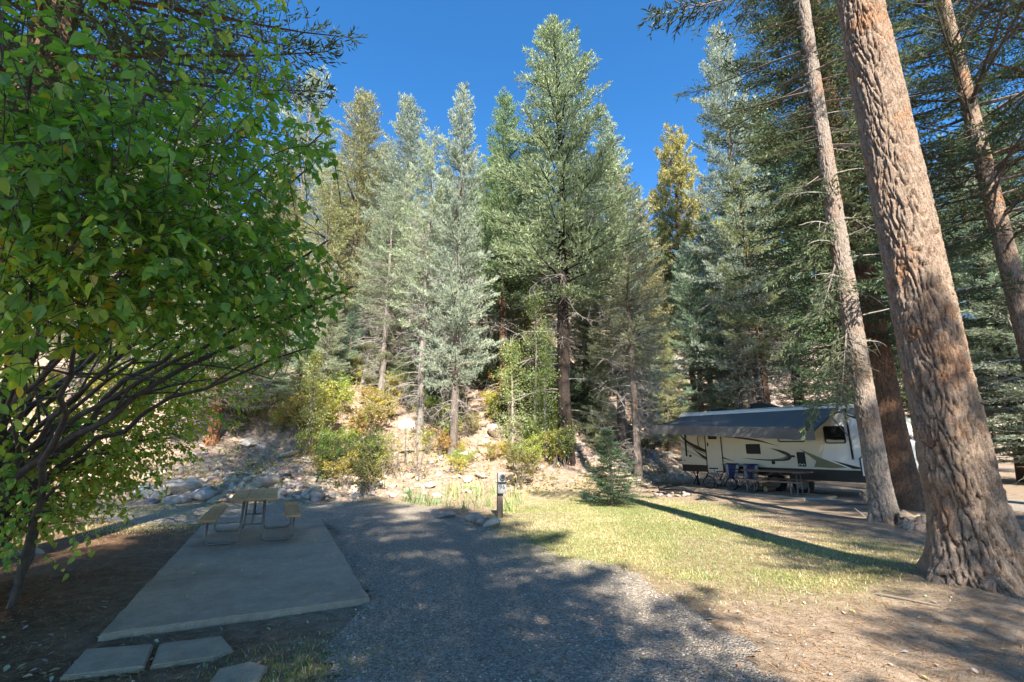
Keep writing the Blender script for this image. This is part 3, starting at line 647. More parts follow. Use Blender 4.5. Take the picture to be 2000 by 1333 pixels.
# dark brown trunk behind it
qv = conifer(33, H=25., R=3.3, base=.17, gap=.40, per=7, l3=.14, w3=.032, d2=.11, n3=5, pw=.7, droop=-.20, up=.02, ndead=0, tr=.2, trunk=False, l2f=.36)
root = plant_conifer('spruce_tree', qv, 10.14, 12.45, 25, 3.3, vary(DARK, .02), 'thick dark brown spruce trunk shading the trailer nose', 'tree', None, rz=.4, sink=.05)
link('trunk', bark_trunk('trunk', 24.5, .40, .10, 13, .045, 130, .06, .15, .028, 13, 'bark_brown', .5, .5), root)
# slender pine with long needles near the frame edge
sv = conifer(34, H=22., R=3.4, base=.36, gap=.55, per=5, style='pine', l3=.24, w3=.016, d2=.24, pw=.4, steep=.2, droop=-.03, ndead=16, deadto=.5, tr=.2, trunk=False)
root = plant_conifer('pine_tree', sv, 12.45, 10.7, 20, 3.3, (.10, .13, .06), 'slender dark and orange barked pine with long needles at the frame edge', 'tree', None, rz=1.0, sink=.05)
link('trunk', bark_trunk('trunk', 20, .235, .08, 13, .06, 100, .06, .12, .03, 14, 'bark_pine', .4, .4, (-.5, 0)), root)
for k, (z, azd, L) in enumerate(((6.5, 175, 1.9), (8.2, 190, 2.0), (9.3, 5, 1.6), (7.4, -20, 1.6), (10.5, 170, 1.7))): dead_limb(root, z, math.radians(azd), L, .028, 80 + k, .2, .2, 'stem_dark')
# boughs that reach into the picture from trees whose trunks stand outside it
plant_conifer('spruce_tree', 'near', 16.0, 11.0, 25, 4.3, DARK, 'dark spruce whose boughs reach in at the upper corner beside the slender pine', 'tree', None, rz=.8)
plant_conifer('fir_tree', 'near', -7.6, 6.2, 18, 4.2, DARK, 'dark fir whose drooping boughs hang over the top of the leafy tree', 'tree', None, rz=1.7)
def bough(root, P0, P1, seed, col, n2=26, l3=.13, w3=.022, sag=.25):
    r = np.random.default_rng(seed); P0 = np.array(P0, float); P1 = np.array(P1, float); L = np.linalg.norm(P1 - P0); s = np.linspace(0, 1, 9)
    pt = lambda s_: P0 + (P1 - P0) * np.asarray(s_)[..., None] - np.array([0, 0, 1.]) * (sag * L * (np.asarray(s_) ** 2 - np.asarray(s_)))[..., None] * -1
    q = pt(s); wd = Acc(); cr = Acc(); rb = .02 * (1 - .85 * s) + .003; V, Fq = segs(q[:-1], q[1:], rb[:-1], rb[1:], 5); wd.add(V, Fq)
    s2 = np.repeat(np.linspace(.25, 1, n2), 2); sd = np.tile([-1., 1.], n2); p2 = pt(s2); tg = unit(P1 - P0); lat = unit(np.cross(tg, [0, 0, 1.])); l2 = (L * .3 * (1.05 - s2) + .2) * (.6 + .6 * r.random(2 * n2))
    d2_ = unit(tg * .7 + lat * sd[:, None] * .75 + r.normal(size=(2 * n2, 3)) * .2 - np.array([0, 0, .12])); V, Fq = segs(p2, p2 + d2_ * l2[:, None], .006, .003, 3); wd.add(V, Fq); n3 = 14; f = (np.arange(n3) + .5) / n3
    p3 = (p2[:, None] + d2_[:, None] * (l2[:, None] * f[None])[:, :, None]).reshape(-1, 3); d3 = np.repeat(d2_, n3, 0) * .8 + r.normal(size=(len(p3), 3)) * .45; V, Fq, kk = blades(p3, d3, l3 * (.7 + .6 * r.random(len(p3))), w3, r); cr.add(V, Fq, np.repeat(np.clip(r.normal(.5, .2, len(p3)), 0, 1), kk))
    b = Vector(root.location); link('bough', wd.mesh('bough', MAT['stem_grey']), root, -b); c = link('bough_needles', cr.mesh('bough_needles', MAT['needles']), root, -b); c.color = (*col, 1); tag(c, kind='stuff')
groot = [o for o in SC.objects if o.name.startswith('pine_tree') and 'giant' in o.get('label', '')][0]; groot.rotation_euler = (0, 0, 0)
bough(groot, (5.3, 5.9, 9.6), at(1275, 28, Y=6.3), 5, DARK)
proot = [o for o in SC.objects if 'slender pale barked' in o.get('label', '')][0]
for k, (ez, px, py, Y) in enumerate(((5.2, 1575, 838, 10.9), (6.0, 1530, 690, 11.2), (5.0, 1640, 800, 10.0), (7.0, 1500, 560, 11.0), (6.4, 1600, 620, 10.2), (8.6, 1480, 420, 11.0), (7.6, 1590, 520, 10.4), (5.6, 1790, 560, 11.0))):
    bough(proot, (8.1, 10.5, ez), at(px, py, Y=Y), 60 + k, vary((.17, .21, .115), .08), 22, sag=.1)
# trees standing behind the viewer: their shade covers the drive
for (x, y, h, rad, var, rz) in ((1.9, -6.8, 18.2, 3.2, 'full', 0.3), (-2.8, -6.0, 19.6, 3.9, 'full_b', 1.0), (.2, -11.0, 24, 4.0, 'full_b', 4.0), (10.6, -8.0, 20, 2.8, 'thin', 1.5), (7.0, -4.0, 12.2, 1.7, 'thin', .5), (6.0, -7.6, 11.4, 1.9, 'thin', 2.2), (13.5, -4.0, 24, 3.6, 'full', 2.6)):
    plant_conifer('spruce_tree', var, x, y, h, rad, DARK, 'tall spruce behind the viewer whose shade falls over the drive', 'tree', 'shade trees behind the viewer', 'bark_brown', rz=rz)

# ------------------------------------------------------------------ the leafy tree
def leaf_arrays(seed, wid=.33, fold=.12, curl=.12):
    t = np.array([0, .14, .42, .72, .91, 1.]); w = np.array([.015, .66, 1., .68, .18, 0]) * wid; r = np.random.default_rng(seed); K = 6
    mid = np.stack([t, np.zeros(K), -curl * t ** 2], 1); j = 1 + .05 * r.normal(size=K)
    Lf = np.stack([t, w * j, -curl * t ** 2 + fold * w / wid], 1); Rt = np.stack([t, -w * j[::-1], -curl * t ** 2 + fold * w / wid], 1)
    V = np.concatenate([mid, Lf, Rt]); F_ = [(i, i + 1, K + i + 1, K + i) for i in range(K - 1)] + [(i + 1, i, 2 * K + i, 2 * K + i + 1) for i in range(K - 1)]
    return V, np.array(F_)
LEAF = [leaf_arrays(1, .34, .10, .16), leaf_arrays(2, .36, .20, .34), leaf_arrays(3, .29, .05, -.08), leaf_arrays(4, .38, .26, .1)]
def frames(D, Up):
    X = unit(D); Y = unit(np.cross(Up, X)); Z = np.cross(X, Y); return np.stack([X, Y, Z], 2)   # columns
def leaves_into(acc, P, D, size, r, tint, temps=LEAF, upw=1.0):
    n = len(P); Rm = frames(D, np.array([0, 0, upw]) + r.normal(size=(n, 3)) * .45); which = r.integers(0, len(temps), n)
    for w in range(len(temps)):
        V, Fq = temps[w]; ix = np.where(which == w)[0]
        if not len(ix): continue
        VV = (np.einsum('nij,vj->nvi', Rm[ix], V) * size[ix][:, None, None] + P[ix][:, None]).reshape(-1, 3)
        FF = (Fq[None] + (np.arange(len(ix)) * len(V))[:, None, None]).reshape(-1, 4); acc.add(VV, FF, np.repeat(tint[ix], len(V)))
    return Rm, which

def leafy_tree():
    r = np.random.default_rng(77)
    tg = [(690, 560, 3.7, .8), (640, 470, 3.6, .7), (600, 330, 3.9, .6), (640, 250, 4.2, .5), (560, 160, 4.3, .4), (500, 80, 4.2, .45), (330, 85, 3.6, .35), (200, 60, 3.0, .3), (420, 260, 3.4, .55),
          (300, 330, 2.9, 1.1), (180, 250, 2.6, 1), (60, 150, 2.4, .7), (60, 330, 2.3, 1.2), (150, 430, 2.4, 1.4), (300, 480, 2.8, 1.5), (440, 520, 3.1, 1.5), (540, 600, 3.4, 1.2), (400, 610, 3.6, 1.1), (600, 680, 3.9, .7),
          (60, 560, 2.4, 1.0), (170, 600, 2.7, .9), (240, 690, 3.6, .4), (60, 700, 2.7, .35), (430, 690, 5.6, 1.9), (330, 730, 6.0, 2.2), (120, 800, 5.2, 1.2), (250, 800, 6.2, 1.7), (330, 850, 6.3, 1.3), (170, 880, 6.0, 1.7), (230, 930, 6.2, 1.4), (90, 930, 5.6, 1.4), (120, 1000, 5.4, 1.0), (40, 1020, 4.6, .8), (20, 900, 4.4, .7), (-80, 300, 2.6, .8), (-120, 600, 3.0, .7)]
    root = empty('leafy_tree', (-6.4, 5.4, T(-6.4, 5.4))); base = np.array([-6.4, 5.4, T(-6.4, 5.4)])
    tk = Acc(); pts = []
    ends = [np.array(at(a, b, D=d)) for a, b, d, w in tg]
    for k, e in enumerate(ends):
        b = base + np.array([r.normal() * .35, r.normal() * .35, -.1]); up = np.array([r.normal() * .3, r.normal() * .3, .5 + .45 * max(.3, e[2] - .5)])
        c1 = b + up * .9 + (e - b) * .12; c2 = b + (e - b) * .62 + np.array([0, 0, .45 + .15 * r.random()])
        n = 16; t = np.linspace(0, 1, n)[:, None]
        q = (1 - t) ** 3 * b + 3 * (1 - t) ** 2 * t * c1 + 3 * (1 - t) * t * t * c2 + t ** 3 * e + r.normal(size=(n, 3)) * .025 * np.sin(t * 3.14)
        rr = (.025 + .014 * r.random()) * (1 - t[:, 0]) ** .8 + .006
        V, Fq = segs(q[:-1], q[1:], rr[:-1], rr[1:], 7); tk.add(V, Fq); pts.append(q[4:])
        for m in range(5):     # side limbs
            j = r.integers(5, 13); d = unit(unit(e - b) * .7 + r.normal(size=3) * .45 + np.array([0, 0, .25])); d[2] = max(d[2], .05); L = .4 + .5 * r.random(); s = np.linspace(0, 1, 6)[:, None]
            qq = q[j] + d * L * s - np.array([0, 0, 1]) * (.18 * L * s ** 2); r2 = rr[j] * .5 * (1 - .8 * s[:, 0]) + .003
            V, Fq = segs(qq[:-1], qq[1:], r2[:-1], r2[1:], 5); tk.add(V, Fq); pts.append(qq[1:])
    S = np.concatenate(pts)
    w = np.array([a[3] for a in tg]); w /= w.sum(); NA = 3500
    ix = r.choice(len(ends), NA, p=w); A = np.array(ends)[ix] + r.normal(size=(NA, 3)) * np.array([.46, .5, .36])
    # crown outline
    pr = proj(A); bx = np.interp(pr[:, 1], [-400, 0, 90, 200, 260, 330, 420, 500, 570, 640, 700, 760, 830, 930, 1000, 1060], [560, 585, 560, 585, 650, 640, 560, 620, 690, 640, 615, 540, 470, 370, 300, 200])
    ok = (pr[:, 0] < bx) & (pr[:, 2] > 1.5) & (A[:, 2] > .25)
    low = (pr[:, 1] > 700) & (pr[:, 2] < 4.4) & (pr[:, 0] > 60); ok &= ~low
    sparse = (pr[:, 1] < 180) & (r.random(NA) < .45); ok &= ~sparse
    A = A[ok]; LV = []; LD = []
    for a in A:
        d = np.linalg.norm(S - a, axis=1); j = np.argpartition(d, 9)[:9][r.integers(9)]; p0 = S[j]; L = d[j]; cap = .3 + .3 * r.random()
        if L > cap: p0 = a + (p0 - a) * (cap / L) + r.normal(size=3) * .06; L = cap
        t = np.linspace(0, 1, 5)[:, None]; q = p0 + (a - p0) * t + np.array([0, 0, 1]) * (L * .18 * np.sin(t * 2.6)); rr = .0036 * (1 - .7 * t[:, 0])
        V, Fq = segs(q[:-1], q[1:], rr[:-1], rr[1:], 3); tk.add(V, Fq)
        nl = r.integers(5, 9); td = unit(a - p0); f = np.linspace(.35, 1.02, nl)
        pp = np.stack([np.interp(f, t[:, 0], q[:, c]) for c in range(3)], 1); sd = np.where(np.arange(nl) % 2, 1, -1)[:, None]
        lat = unit(np.cross(td, [0, 0, 1.])[None]); dd = td * .45 + lat * sd * .6 + np.array([0, 0, -.55]) + r.normal(size=(nl, 3)) * .32
        LV.append(pp); LD.append(dd)
    P = np.concatenate(LV); D = np.concatenate(LD); n = len(P); pr = proj(P); P = P[pr[:, 2] > 1.3]; D = D[pr[:, 2] > 1.3]; n = len(P); pr = proj(P)
    size = .068 * (.55 + .75 * r.random(n)); yel = r.random(n)
    zone = np.clip((430 - pr[:, 0]) / 900, 0, .3) * (pr[:, 1] > 450) + .35 * (pr[:, 2] > 4.6)     # low and rear leaves: sunlit yellow-green put into their colour
    isy = yel < .015 + .16 * zone; isl = (~isy) & (yel < .12 + 1.5 * zone)
    tint = np.clip(r.normal(.5, .22, n), 0, 1)
    link('trunk', tk.mesh('trunk', MAT['stem_dark'], True), root)
    infr = (pr[:, 0] > -20) & (pr[:, 0] < 2000) & (pr[:, 1] > -20) & (pr[:, 1] < 1333)
    big = np.argsort(np.where(infr, -size / pr[:, 2], 9))[:300]; isbig = np.zeros(n, bool); isbig[big] = True
    CG, CL, CY = (.175, .36, .06), (.38, .50, .08), (.50, .40, .045)
    for nm, sel, c in (('green_leaves', ~isy & ~isl, CG), ('lime_leaves', isl, CL), ('yellow_leaves', isy, CY)):
        s_ = sel & ~isbig; ac = Acc(); leaves_into(ac, P[s_], D[s_], size[s_], r, tint[s_]); o = link(nm, ac.mesh(nm, MAT['leaf']), root); o.color = (*c, 1); tag(o, kind='stuff')
    tm = [mk_mesh('leaf', V, Fq, MAT['leaf'], False, np.full(len(V), tv)) for (V, Fq), tv in zip(LEAF, (.35, .55, .75, .2))]
    Rm = frames(D[big], np.array([0, 0, 1.]) + r.normal(size=(300, 3)) * .45)
    for k, i in enumerate(big):
        o = link('leaf', tm[k % 4], root); o.color = (*(CY if isy[i] else CL if isl[i] else CG), 1)
        M4 = Matrix([list(Rm[k][0] * size[i]) + [P[i][0]], list(Rm[k][1] * size[i]) + [P[i][1]], list(Rm[k][2] * size[i]) + [P[i][2]], [0, 0, 0, 1]])
        o.matrix_local = Matrix.Translation(-Vector(base)) @ M4
    for o in root.children:
        if o.name.startswith(('trunk', 'green', 'lime', 'yellow')): o.location = -Vector(base)
    tag(root, 'large leafy tree with many dark stems arching over the picnic table pad', 'tree')
leafy_tree()

# ------------------------------------------------------------------ shrubs, aspens, iris, grass
def shrub_variant(seed, nst=9, h=1.5, spread=.8, nl=900, lsize=.075, wid=.3):
    r = np.random.default_rng(seed); tk = Acc(); P = []; D = []
    # simple six sided leaf
    tv = np.array([[0, 0, 0], [.35, wid, .05], [.75, wid * .75, 0], [1, 0, -.1], [.75, -wid * .75, 0], [.35, -wid, .05]]); temps = [(tv, np.array([(0, 1, 2, 3), (0, 3, 4, 5)]))]
    tips = []
    for k in range(nst):
        az = r.random() * 6.283; sp = spread * (.2 + .8 * r.random()); e = np.array([math.cos(az) * sp, math.sin(az) * sp, h * (.6 + .45 * r.random())]); t = np.linspace(0, 1, 7)[:, None]
        q = np.array([r.normal() * .08, r.normal() * .08, -.05]) * (1 - t) + e * t + np.array([0, 0, 1]) * (.2 * h * np.sin(t * 3.14)) + r.normal(size=(7, 3)) * .03
        rr = .013 * (1 - .8 * t[:, 0]); V, Fq = segs(q[:-1], q[1:], rr[:-1], rr[1:], 4); tk.add(V, Fq)
        for m in range(9):
            j = r.integers(2, 7); d = unit(unit(e) * .6 + r.normal(size=3) * .7); L = .2 + .35 * r.random() * h * .6; b = q[j] + d * L; V, Fq = segs(q[j:j + 1], b[None], .005, .002, 3); tk.add(V, Fq); tips.append((q[j], b))
    tips = [tips[i] for i in r.integers(0, len(tips), nl // 5)]
    for a, b in tips:
        f = .3 + .75 * r.random(5); P.append(a + (b - a) * f[:, None] + r.normal(size=(5, 3)) * .04); D.append(unit(b - a) * .5 + r.normal(size=(5, 3)) * .6 + np.array([0, 0, -.1]))
    P = np.concatenate(P); D = np.concatenate(D); ac = Acc(); leaves_into(ac, P, D, lsize * (.6 + .7 * r.random(len(P))), r, np.clip(r.normal(.5, .22, len(P)), 0, 1), temps)
    return tk.mesh('stems', MAT['stem_grey']), ac.mesh('foliage', MAT['leaf'])
SHV = [shrub_variant(100 + k, nst=7 + k, h=1.3 + .1 * k, spread=.75, nl=1500 + 250 * k) for k in range(4)]
BAREV = shrub_variant(120, 8, 1.7, .7, 260)
def shrub(X, Y, s, col, label, group, var=None, name='shrub', cat='shrub', sz=None):
    v = SHV[random.randrange(4)] if var is None else var
    root = empty(name, (X, Y, T(X, Y)), random.random() * 6.28); sc = (s, s, s if sz is None else sz)
    link('stems', v[0], root, scale=sc); f = link('foliage', v[1], root, scale=sc); f.color = (*col, 1); tag(f, kind='stuff')
    return tag(root, label, cat, group)
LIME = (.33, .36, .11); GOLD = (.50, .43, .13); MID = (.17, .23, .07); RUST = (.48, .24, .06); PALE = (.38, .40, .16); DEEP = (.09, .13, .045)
def scatter(n, poly, cols, smin, smax, label, group):
    P = np.array(poly); k = 0
    while k < n:
        x = random.uniform(P[:, 0].min(), P[:, 0].max()); y = random.uniform(P[:, 1].min(), P[:, 1].max())
        if not inpoly(np.array([x]), np.array([y]), poly)[0]: continue
        if abs(x - 793) < 42 and y > 838: k += 1; continue
        p = at(x, y); shrub(p[0], p[1], 1.05 * random.uniform(smin, smax), vary(random.choice(cols), .2), label, group); k += 1
scatter(15, [(560, 880), (700, 860), (760, 930), (740, 975), (600, 960)], [MID, DEEP, MID, LIME], .55, .9, 'low dense green shrub between the boulders and the gravel', 'green shrubs by the boulders')
scatter(30, [(560, 780), (700, 740), (840, 740), (850, 850), (700, 880), (560, 850)], [LIME, PALE, LIME, GOLD], .6, 1.1, 'sunlit lime yellow shrub on the slope below the leaning trunks', 'lime shrubs on the slope')
scatter(7, [(760, 730), (830, 720), (850, 790), (770, 800)], [GOLD, GOLD, LIME], .6, .95, 'golden shrub on the slope beside the thin pale spruce', 'golden shrubs on the slope')
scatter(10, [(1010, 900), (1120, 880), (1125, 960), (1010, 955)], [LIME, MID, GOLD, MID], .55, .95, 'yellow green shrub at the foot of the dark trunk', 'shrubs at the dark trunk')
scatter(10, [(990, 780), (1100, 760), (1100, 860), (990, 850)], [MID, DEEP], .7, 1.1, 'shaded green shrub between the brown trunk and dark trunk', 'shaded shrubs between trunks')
scatter(9, [(1240, 690), (1380, 680), (1380, 760), (1260, 770)], [GOLD, RUST, LIME, GOLD, LIME, PALE], .5, .9, 'yellow and orange shrub on the slope above the awning', 'autumn shrubs above the awning')
scatter(14, [(1240, 770), (1420, 760), (1500, 800), (1330, 805)], [MID, DEEP, OLIVE], .7, 1.1, 'green shrub on the slope behind the trailer roof', 'shrubs behind the trailer')
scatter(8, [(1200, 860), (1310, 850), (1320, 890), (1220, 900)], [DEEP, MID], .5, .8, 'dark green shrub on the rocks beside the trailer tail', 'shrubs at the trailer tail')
scatter(16, [(330, 780), (560, 760), (560, 850), (420, 860), (330, 850)], [MID, LIME, DEEP], .6, 1.0, 'green shrub on the bank around the orange trunk', 'shrubs on the dirt bank')
scatter(16, [(20, 700), (330, 690), (330, 800), (20, 820)], [LIME, MID, PALE], .8, 1.3, 'shrub seen through the stems of the leafy tree', 'shrubs behind the leafy tree')
scatter(30, [(560, 640), (1000, 600), (1000, 740), (600, 750)], [LIME, MID, PALE, GOLD], .8, 1.3, 'shrub high on the slope among the spruce trunks', 'shrubs among the spruce trunks')
scatter(10, [(1100, 650), (1250, 640), (1250, 760), (1110, 780)], [LIME, MID, PALE], .7, 1.1, 'shrub on the slope behind the small young spruce', 'shrubs behind the young spruce')
scatter(10, [(1500, 700), (1700, 690), (1700, 780), (1500, 790)], [GOLD, MID, LIME], .8, 1.2, 'shrub on the slope seen between boughs above the trailer', 'shrubs above the trailer')
scatter(14, [(640, 880), (860, 850), (860, 940), (720, 955)], [LIME, PALE, MID], .35, .6, 'small leafy shrub among the bare twiggy shrubs', 'small shrubs by the bare shrubs')
scatter(10, [(860, 890), (1000, 885), (1000, 930), (870, 935)], [LIME, PALE, GOLD], .3, .5, 'small pale shrub on the bank behind the iris bed', 'small shrubs behind the iris bed')
scatter(16, [(850, 750), (1000, 750), (1000, 850), (870, 880)], [MID, LIME, DEEP, GOLD], .5, .9, 'shrub on the slope around the grey and brown trunks', 'shrubs around the grey trunk')
for (bx, by, s, lab) in ((815, 938, 1.05, 'bare twiggy shrub forking behind the iris clumps'), (775, 935, .95, 'thin twiggy shrub with few leaves beside the white dish'), (752, 930, .85, 'twiggy shrub with sparse leaves nearest the low green shrubs')):
    p = at(bx, by); shrub(p[0], p[1], s, vary(LIME), lab, None, BAREV, 'bare_shrub')
def undergrowth():
    r = np.random.default_rng(55); tv = np.array([[0, 0, 0], [.35, .3, .05], [.75, .22, 0], [1, 0, -.1], [.75, -.22, 0], [.35, -.3, .05]]); tp = [(tv, np.array([(0, 1, 2, 3), (0, 3, 4, 5)]))]
    for nm, c, sd, lab in (('lime_undergrowth', (.32, .34, .09), 61, 'low lime green undergrowth covering the slope'), ('dry_undergrowth', (.44, .34, .16), 62, 'low dry tan undergrowth covering the slope'), ('dark_undergrowth', (.15, .19, .07), 63, 'low dark green undergrowth covering the slope')):
        n = 3400; x = r.uniform(-26, 24, n); y = foot_line(x) + .6 + 34 * r.random(n) ** 1.3; k = fbm(x, y, 3.5, sd) > .50; x, y = x[k], y[k]; m = 8; n = len(x)
        P = np.repeat(np.stack([x, y, terr(x, y)], 1), m, 0) + np.stack([r.normal(size=n * m) * .28, r.normal(size=n * m) * .28, .03 + np.abs(r.normal(size=n * m)) * .22], 1)
        ac = Acc(); leaves_into(ac, P, r.normal(size=(n * m, 3)) + np.array([0, 0, .2]), .11 * (.5 + .8 * r.random(n * m)), r, r.random(n * m), tp); o = link(nm, ac.mesh(nm, MAT['leaf'])); o.color = (*c, 1); tag(o, lab, 'undergrowth', kind='stuff')
undergrowth()
# aspens: pale stem, loose light green crown
def aspen(bx, by, ty, hw, col, label, seed, bark='bark_pale'):
    r = np.random.default_rng(seed); p = at(bx, by); h = at(bx, ty, Y=p[1])[2] - p[2]; R_ = hw * p[1] / F_PX
    root = empty('aspen_tree', tuple(p)); tk = Acc(); V, Fq, tt, cen = plain_trunk(h, .06, seed, None, 8, 20, .1); tk.add(V, Fq, tt); P = []; D = []
    for k in range(95):
        z = h * (.12 + .85 * r.random()); az = r.random() * 6.283; L = R_ * (.35 + .65 * r.random()) * (1 - .6 * (z / h) ** 2); d = np.array([math.cos(az), math.sin(az), .35 + .3 * r.normal()]); q0 = cen(np.array(z)); q1 = q0 + d * L
        V, Fq = segs(q0[None], q1[None], .012, .004, 4); tk.add(V, Fq, .6); m = 34
        P.append(q0 + (q1 - q0) * (.35 + .75 * r.random((m, 1))) + r.normal(size=(m, 3)) * .13); D.append(r.normal(size=(m, 3)) + np.array([0, 0, -.6]))
    P = np.concatenate(P); D = np.concatenate(D); wid = .42; tv = np.array([[0, 0, 0], [.35, wid, .05], [.8, wid * .6, 0], [1, 0, -.1], [.8, -wid * .6, 0], [.35, -wid, .05]])
    ac = Acc(); leaves_into(ac, P, D, .065 * (.7 + .6 * r.random(len(P))), r, np.clip(r.normal(.5, .2, len(P)), 0, 1), [(tv, np.array([(0, 1, 2, 3), (0, 3, 4, 5)]))])
    link('trunk', tk.mesh('trunk', MAT[bark]), root); c = link('crown', ac.mesh('crown', MAT['leaf']), root); c.color = (*col, 1); tag(root, label, 'tree')
aspen(1045, 893, 555, 62, (.32, .42, .20), 'young aspen with pale thin stem beside the dark trunk', 201)
aspen(1000, 893, 660, 48, (.32, .42, .20), 'short aspen crossing in front of the brown trunk', 202)
aspen(1068, 896, 640, 38, (.26, .36, .15), 'small aspen pressed against the dark trunk', 203)
aspen(603, 893, 690, 46, (.34, .38, .15), 'thin half bare tree standing before the lime shrubs', 204, 'bark_far')
# iris clumps
def iris_mesh(seed, n=22, h=.6, w=.012):
    r = np.random.default_rng(seed); V = []; Fq = []; tt = []; k = 0
    for i in range(n):
        b = np.array([r.normal() * .13, r.normal() * .13, -.02]); az = r.random() * 6.283; ln = h * (.55 + .55 * r.random()); lean = .15 + .75 * r.random() ** 1.5; d = np.array([math.cos(az), math.sin(az), 0]); lat = np.array([-d[1], d[0], 0]) * 1.0
        for s in np.linspace(0, 1, 5):
            c = b + d * (lean * ln * s ** 1.8) + np.array([0, 0, 1]) * ln * (s - .35 * lean * s ** 3); ww = w * (1 - s ** 2.5) + .002; V += [c - lat * ww, c + lat * ww]
        tv = r.random(); tt += [tv] * 10
        Fq += [(k + 2 * j, k + 2 * j + 1, k + 2 * j + 3, k + 2 * j + 2) for j in range(4)]; k += 10
    return mk_mesh('blades', np.array(V), np.array(Fq), MAT['grass'], False, np.array(tt))
IRV = [iris_mesh(300 + k) for k in range(4)]
IR = [(856, 985), (878, 992), (893, 975), (905, 995), (918, 982), (930, 996), (940, 975), (952, 990), (886, 962), (910, 960), (936, 958), (962, 966), (1000, 996), (1012, 985), (1004, 972), (990, 1000), (870, 970), (925, 968)]
for k, (x, y) in enumerate(IR):
    p = at(x, y); root = empty('iris_plant', tuple(p), random.random() * 6); sc = random.uniform(.65, .95); o = link('blades', IRV[k % 4], root, scale=(sc, sc, sc)); o.color = (*vary((.36, .42, .20), .15), 1); tag(o, kind='stuff')
    tag(root, 'pale green iris clump with sword leaves around the number post', 'plant', 'iris clumps')
for k, (x, y) in enumerate(((795, 980), (812, 985), (828, 978), (800, 968), (838, 988))):
    p = at(x, y); root = empty('iris_plant', tuple(p), random.random() * 6); o = link('blades', IRV[k % 4], root, scale=(.85, .85, .7)); o.color = (*vary((.15, .25, .08), .15), 1); tag(o, kind='stuff')
    tag(root, 'dark green iris clump below the bare forked shrub', 'plant', 'dark iris clumps')

def make_grass():
    r = np.random.default_rng(9); n = 230000; P = np.array(LAWN)
    x = r.uniform(P[:, 0].min() - 1, P[:, 0].max() + 1, n); y = r.uniform(P[:, 1].min() - 1, P[:, 1].max() + 1, n); keep = r.random(n) < np.clip(lawn_w(x, y) * 1.1, 0, 1); x = x[keep]; y = y[keep]
    # strips of grass by the boulders, by the pad and under the leafy tree
    ex = []
    for (cx, cy, sx, sy, m) in ((-9.2, 12.2, 1.5, .35, 5000), (-7.0, 13.9, 2.5, .25, 3000), (-8.0, 10.4, 1.1, .45, 4500), (-3.6, 14.6, 1.6, .25, 2500), (-1.6, 4.0, .35, .3, 1800), (-10.5, 12.4, 1.2, .5, 3500)):
        ex.append(np.stack([cx + r.normal(size=m) * sx, cy + r.normal(size=m) * sy], 1))
    ex = np.concatenate(ex); x = np.concatenate([x, ex[:, 0]]); y = np.concatenate([y, ex[:, 1]]); n = len(x); z = terr(x, y)
    h = (.014 + .026 * r.random(n)) * (1 + .8 * (r.random(n) < .06)); az = r.random(n) * 6.283; wd = .0045 + .003 * r.random(n); ln = h * (.2 + .8 * r.random(n))
    b = np.stack([x, y, z], 1); lat = np.stack([np.cos(az), np.sin(az), np.zeros(n)], 1) * wd[:, None]; az2 = r.random(n) * 6.283
    tip = b + np.stack([np.cos(az2) * ln, np.sin(az2) * ln, h], 1); V = np.stack([b - lat, b + lat, tip], 1).reshape(-1, 3)
    dry = fbm(x, y, 1.3, 31) + r.normal(size=n) * .14; g = dry < .53
    for nm, sel, c, lab in (('grass', g, (.26, .30, .11), 'short green lawn grass between the drive and the trunks'), ('dry_grass', ~g, (.56, .48, .27), 'dry straw coloured grass mixed into the lawn')):
        k = np.where(sel)[0]; VV = V.reshape(-1, 3, 3)[k].reshape(-1, 3); o = link(nm, mk_mesh(nm, VV, np.arange(len(VV)).reshape(-1, 3), MAT['grass'], False, np.repeat(r.random(len(k)), 3))); o.color = (*c, 1); tag(o, lab, 'grass', kind='stuff')
make_grass()

# ------------------------------------------------------------------ rocks
def ico(sub):
    import bmesh
    b = bmesh.new(); bmesh.ops.create_icosphere(b, subdivisions=sub, radius=1.0); V = np.array([v.co[:] for v in b.verts]); Fq = np.array([[v.index for v in f.verts] for f in b.faces]); b.free(); return V, Fq
ICO3 = ico(3); ICO1 = ico(1)
def rock_arrays(seed, base, cuts=9, rough=.06):
    r = np.random.default_rng(seed); V, Fq = base; V = V.copy()
    for k in range(cuts):
        d = unit(r.normal(size=3)); o = .55 + .3 * r.random(); V -= np.maximum(0, V @ d - o)[:, None] * d
    V += V * (rough * (r.random((len(V), 1)) - .5)); return V * np.array([1, .8, .62]), Fq
ROCKM = [mk_mesh('rock', *rock_arrays(400 + k, ICO3, 7 + k % 5, .035), MAT['rock'], False) for k in range(12)]
ROUND = [mk_mesh('rock', *rock_arrays(430 + k, ICO3, 4, .02), MAT['rock'], True) for k in range(4)]
def rock(P, s, col, label, group=None, flat=1.0, rnd=False, name='rock', sink=.2):
    o = link(name, random.choice(ROUND if rnd else ROCKM), None, (P[0], P[1], P[2] + s * .62 * flat * (1 - 2 * sink) * .8), (random.uniform(-.35, .35), random.uniform(-.35, .35), random.random() * 6.28), (s, s, s * flat))
    o.color = (*col, 1); return tag(o, label, 'rock', group)
PALEG = (1.15, 1.1, 1.03); GREYR = (.8, .8, .82); WARM = (1.05, .92, .8); WHITE = (1.5, 1.45, 1.38); DKR = (.55, .56, .6)
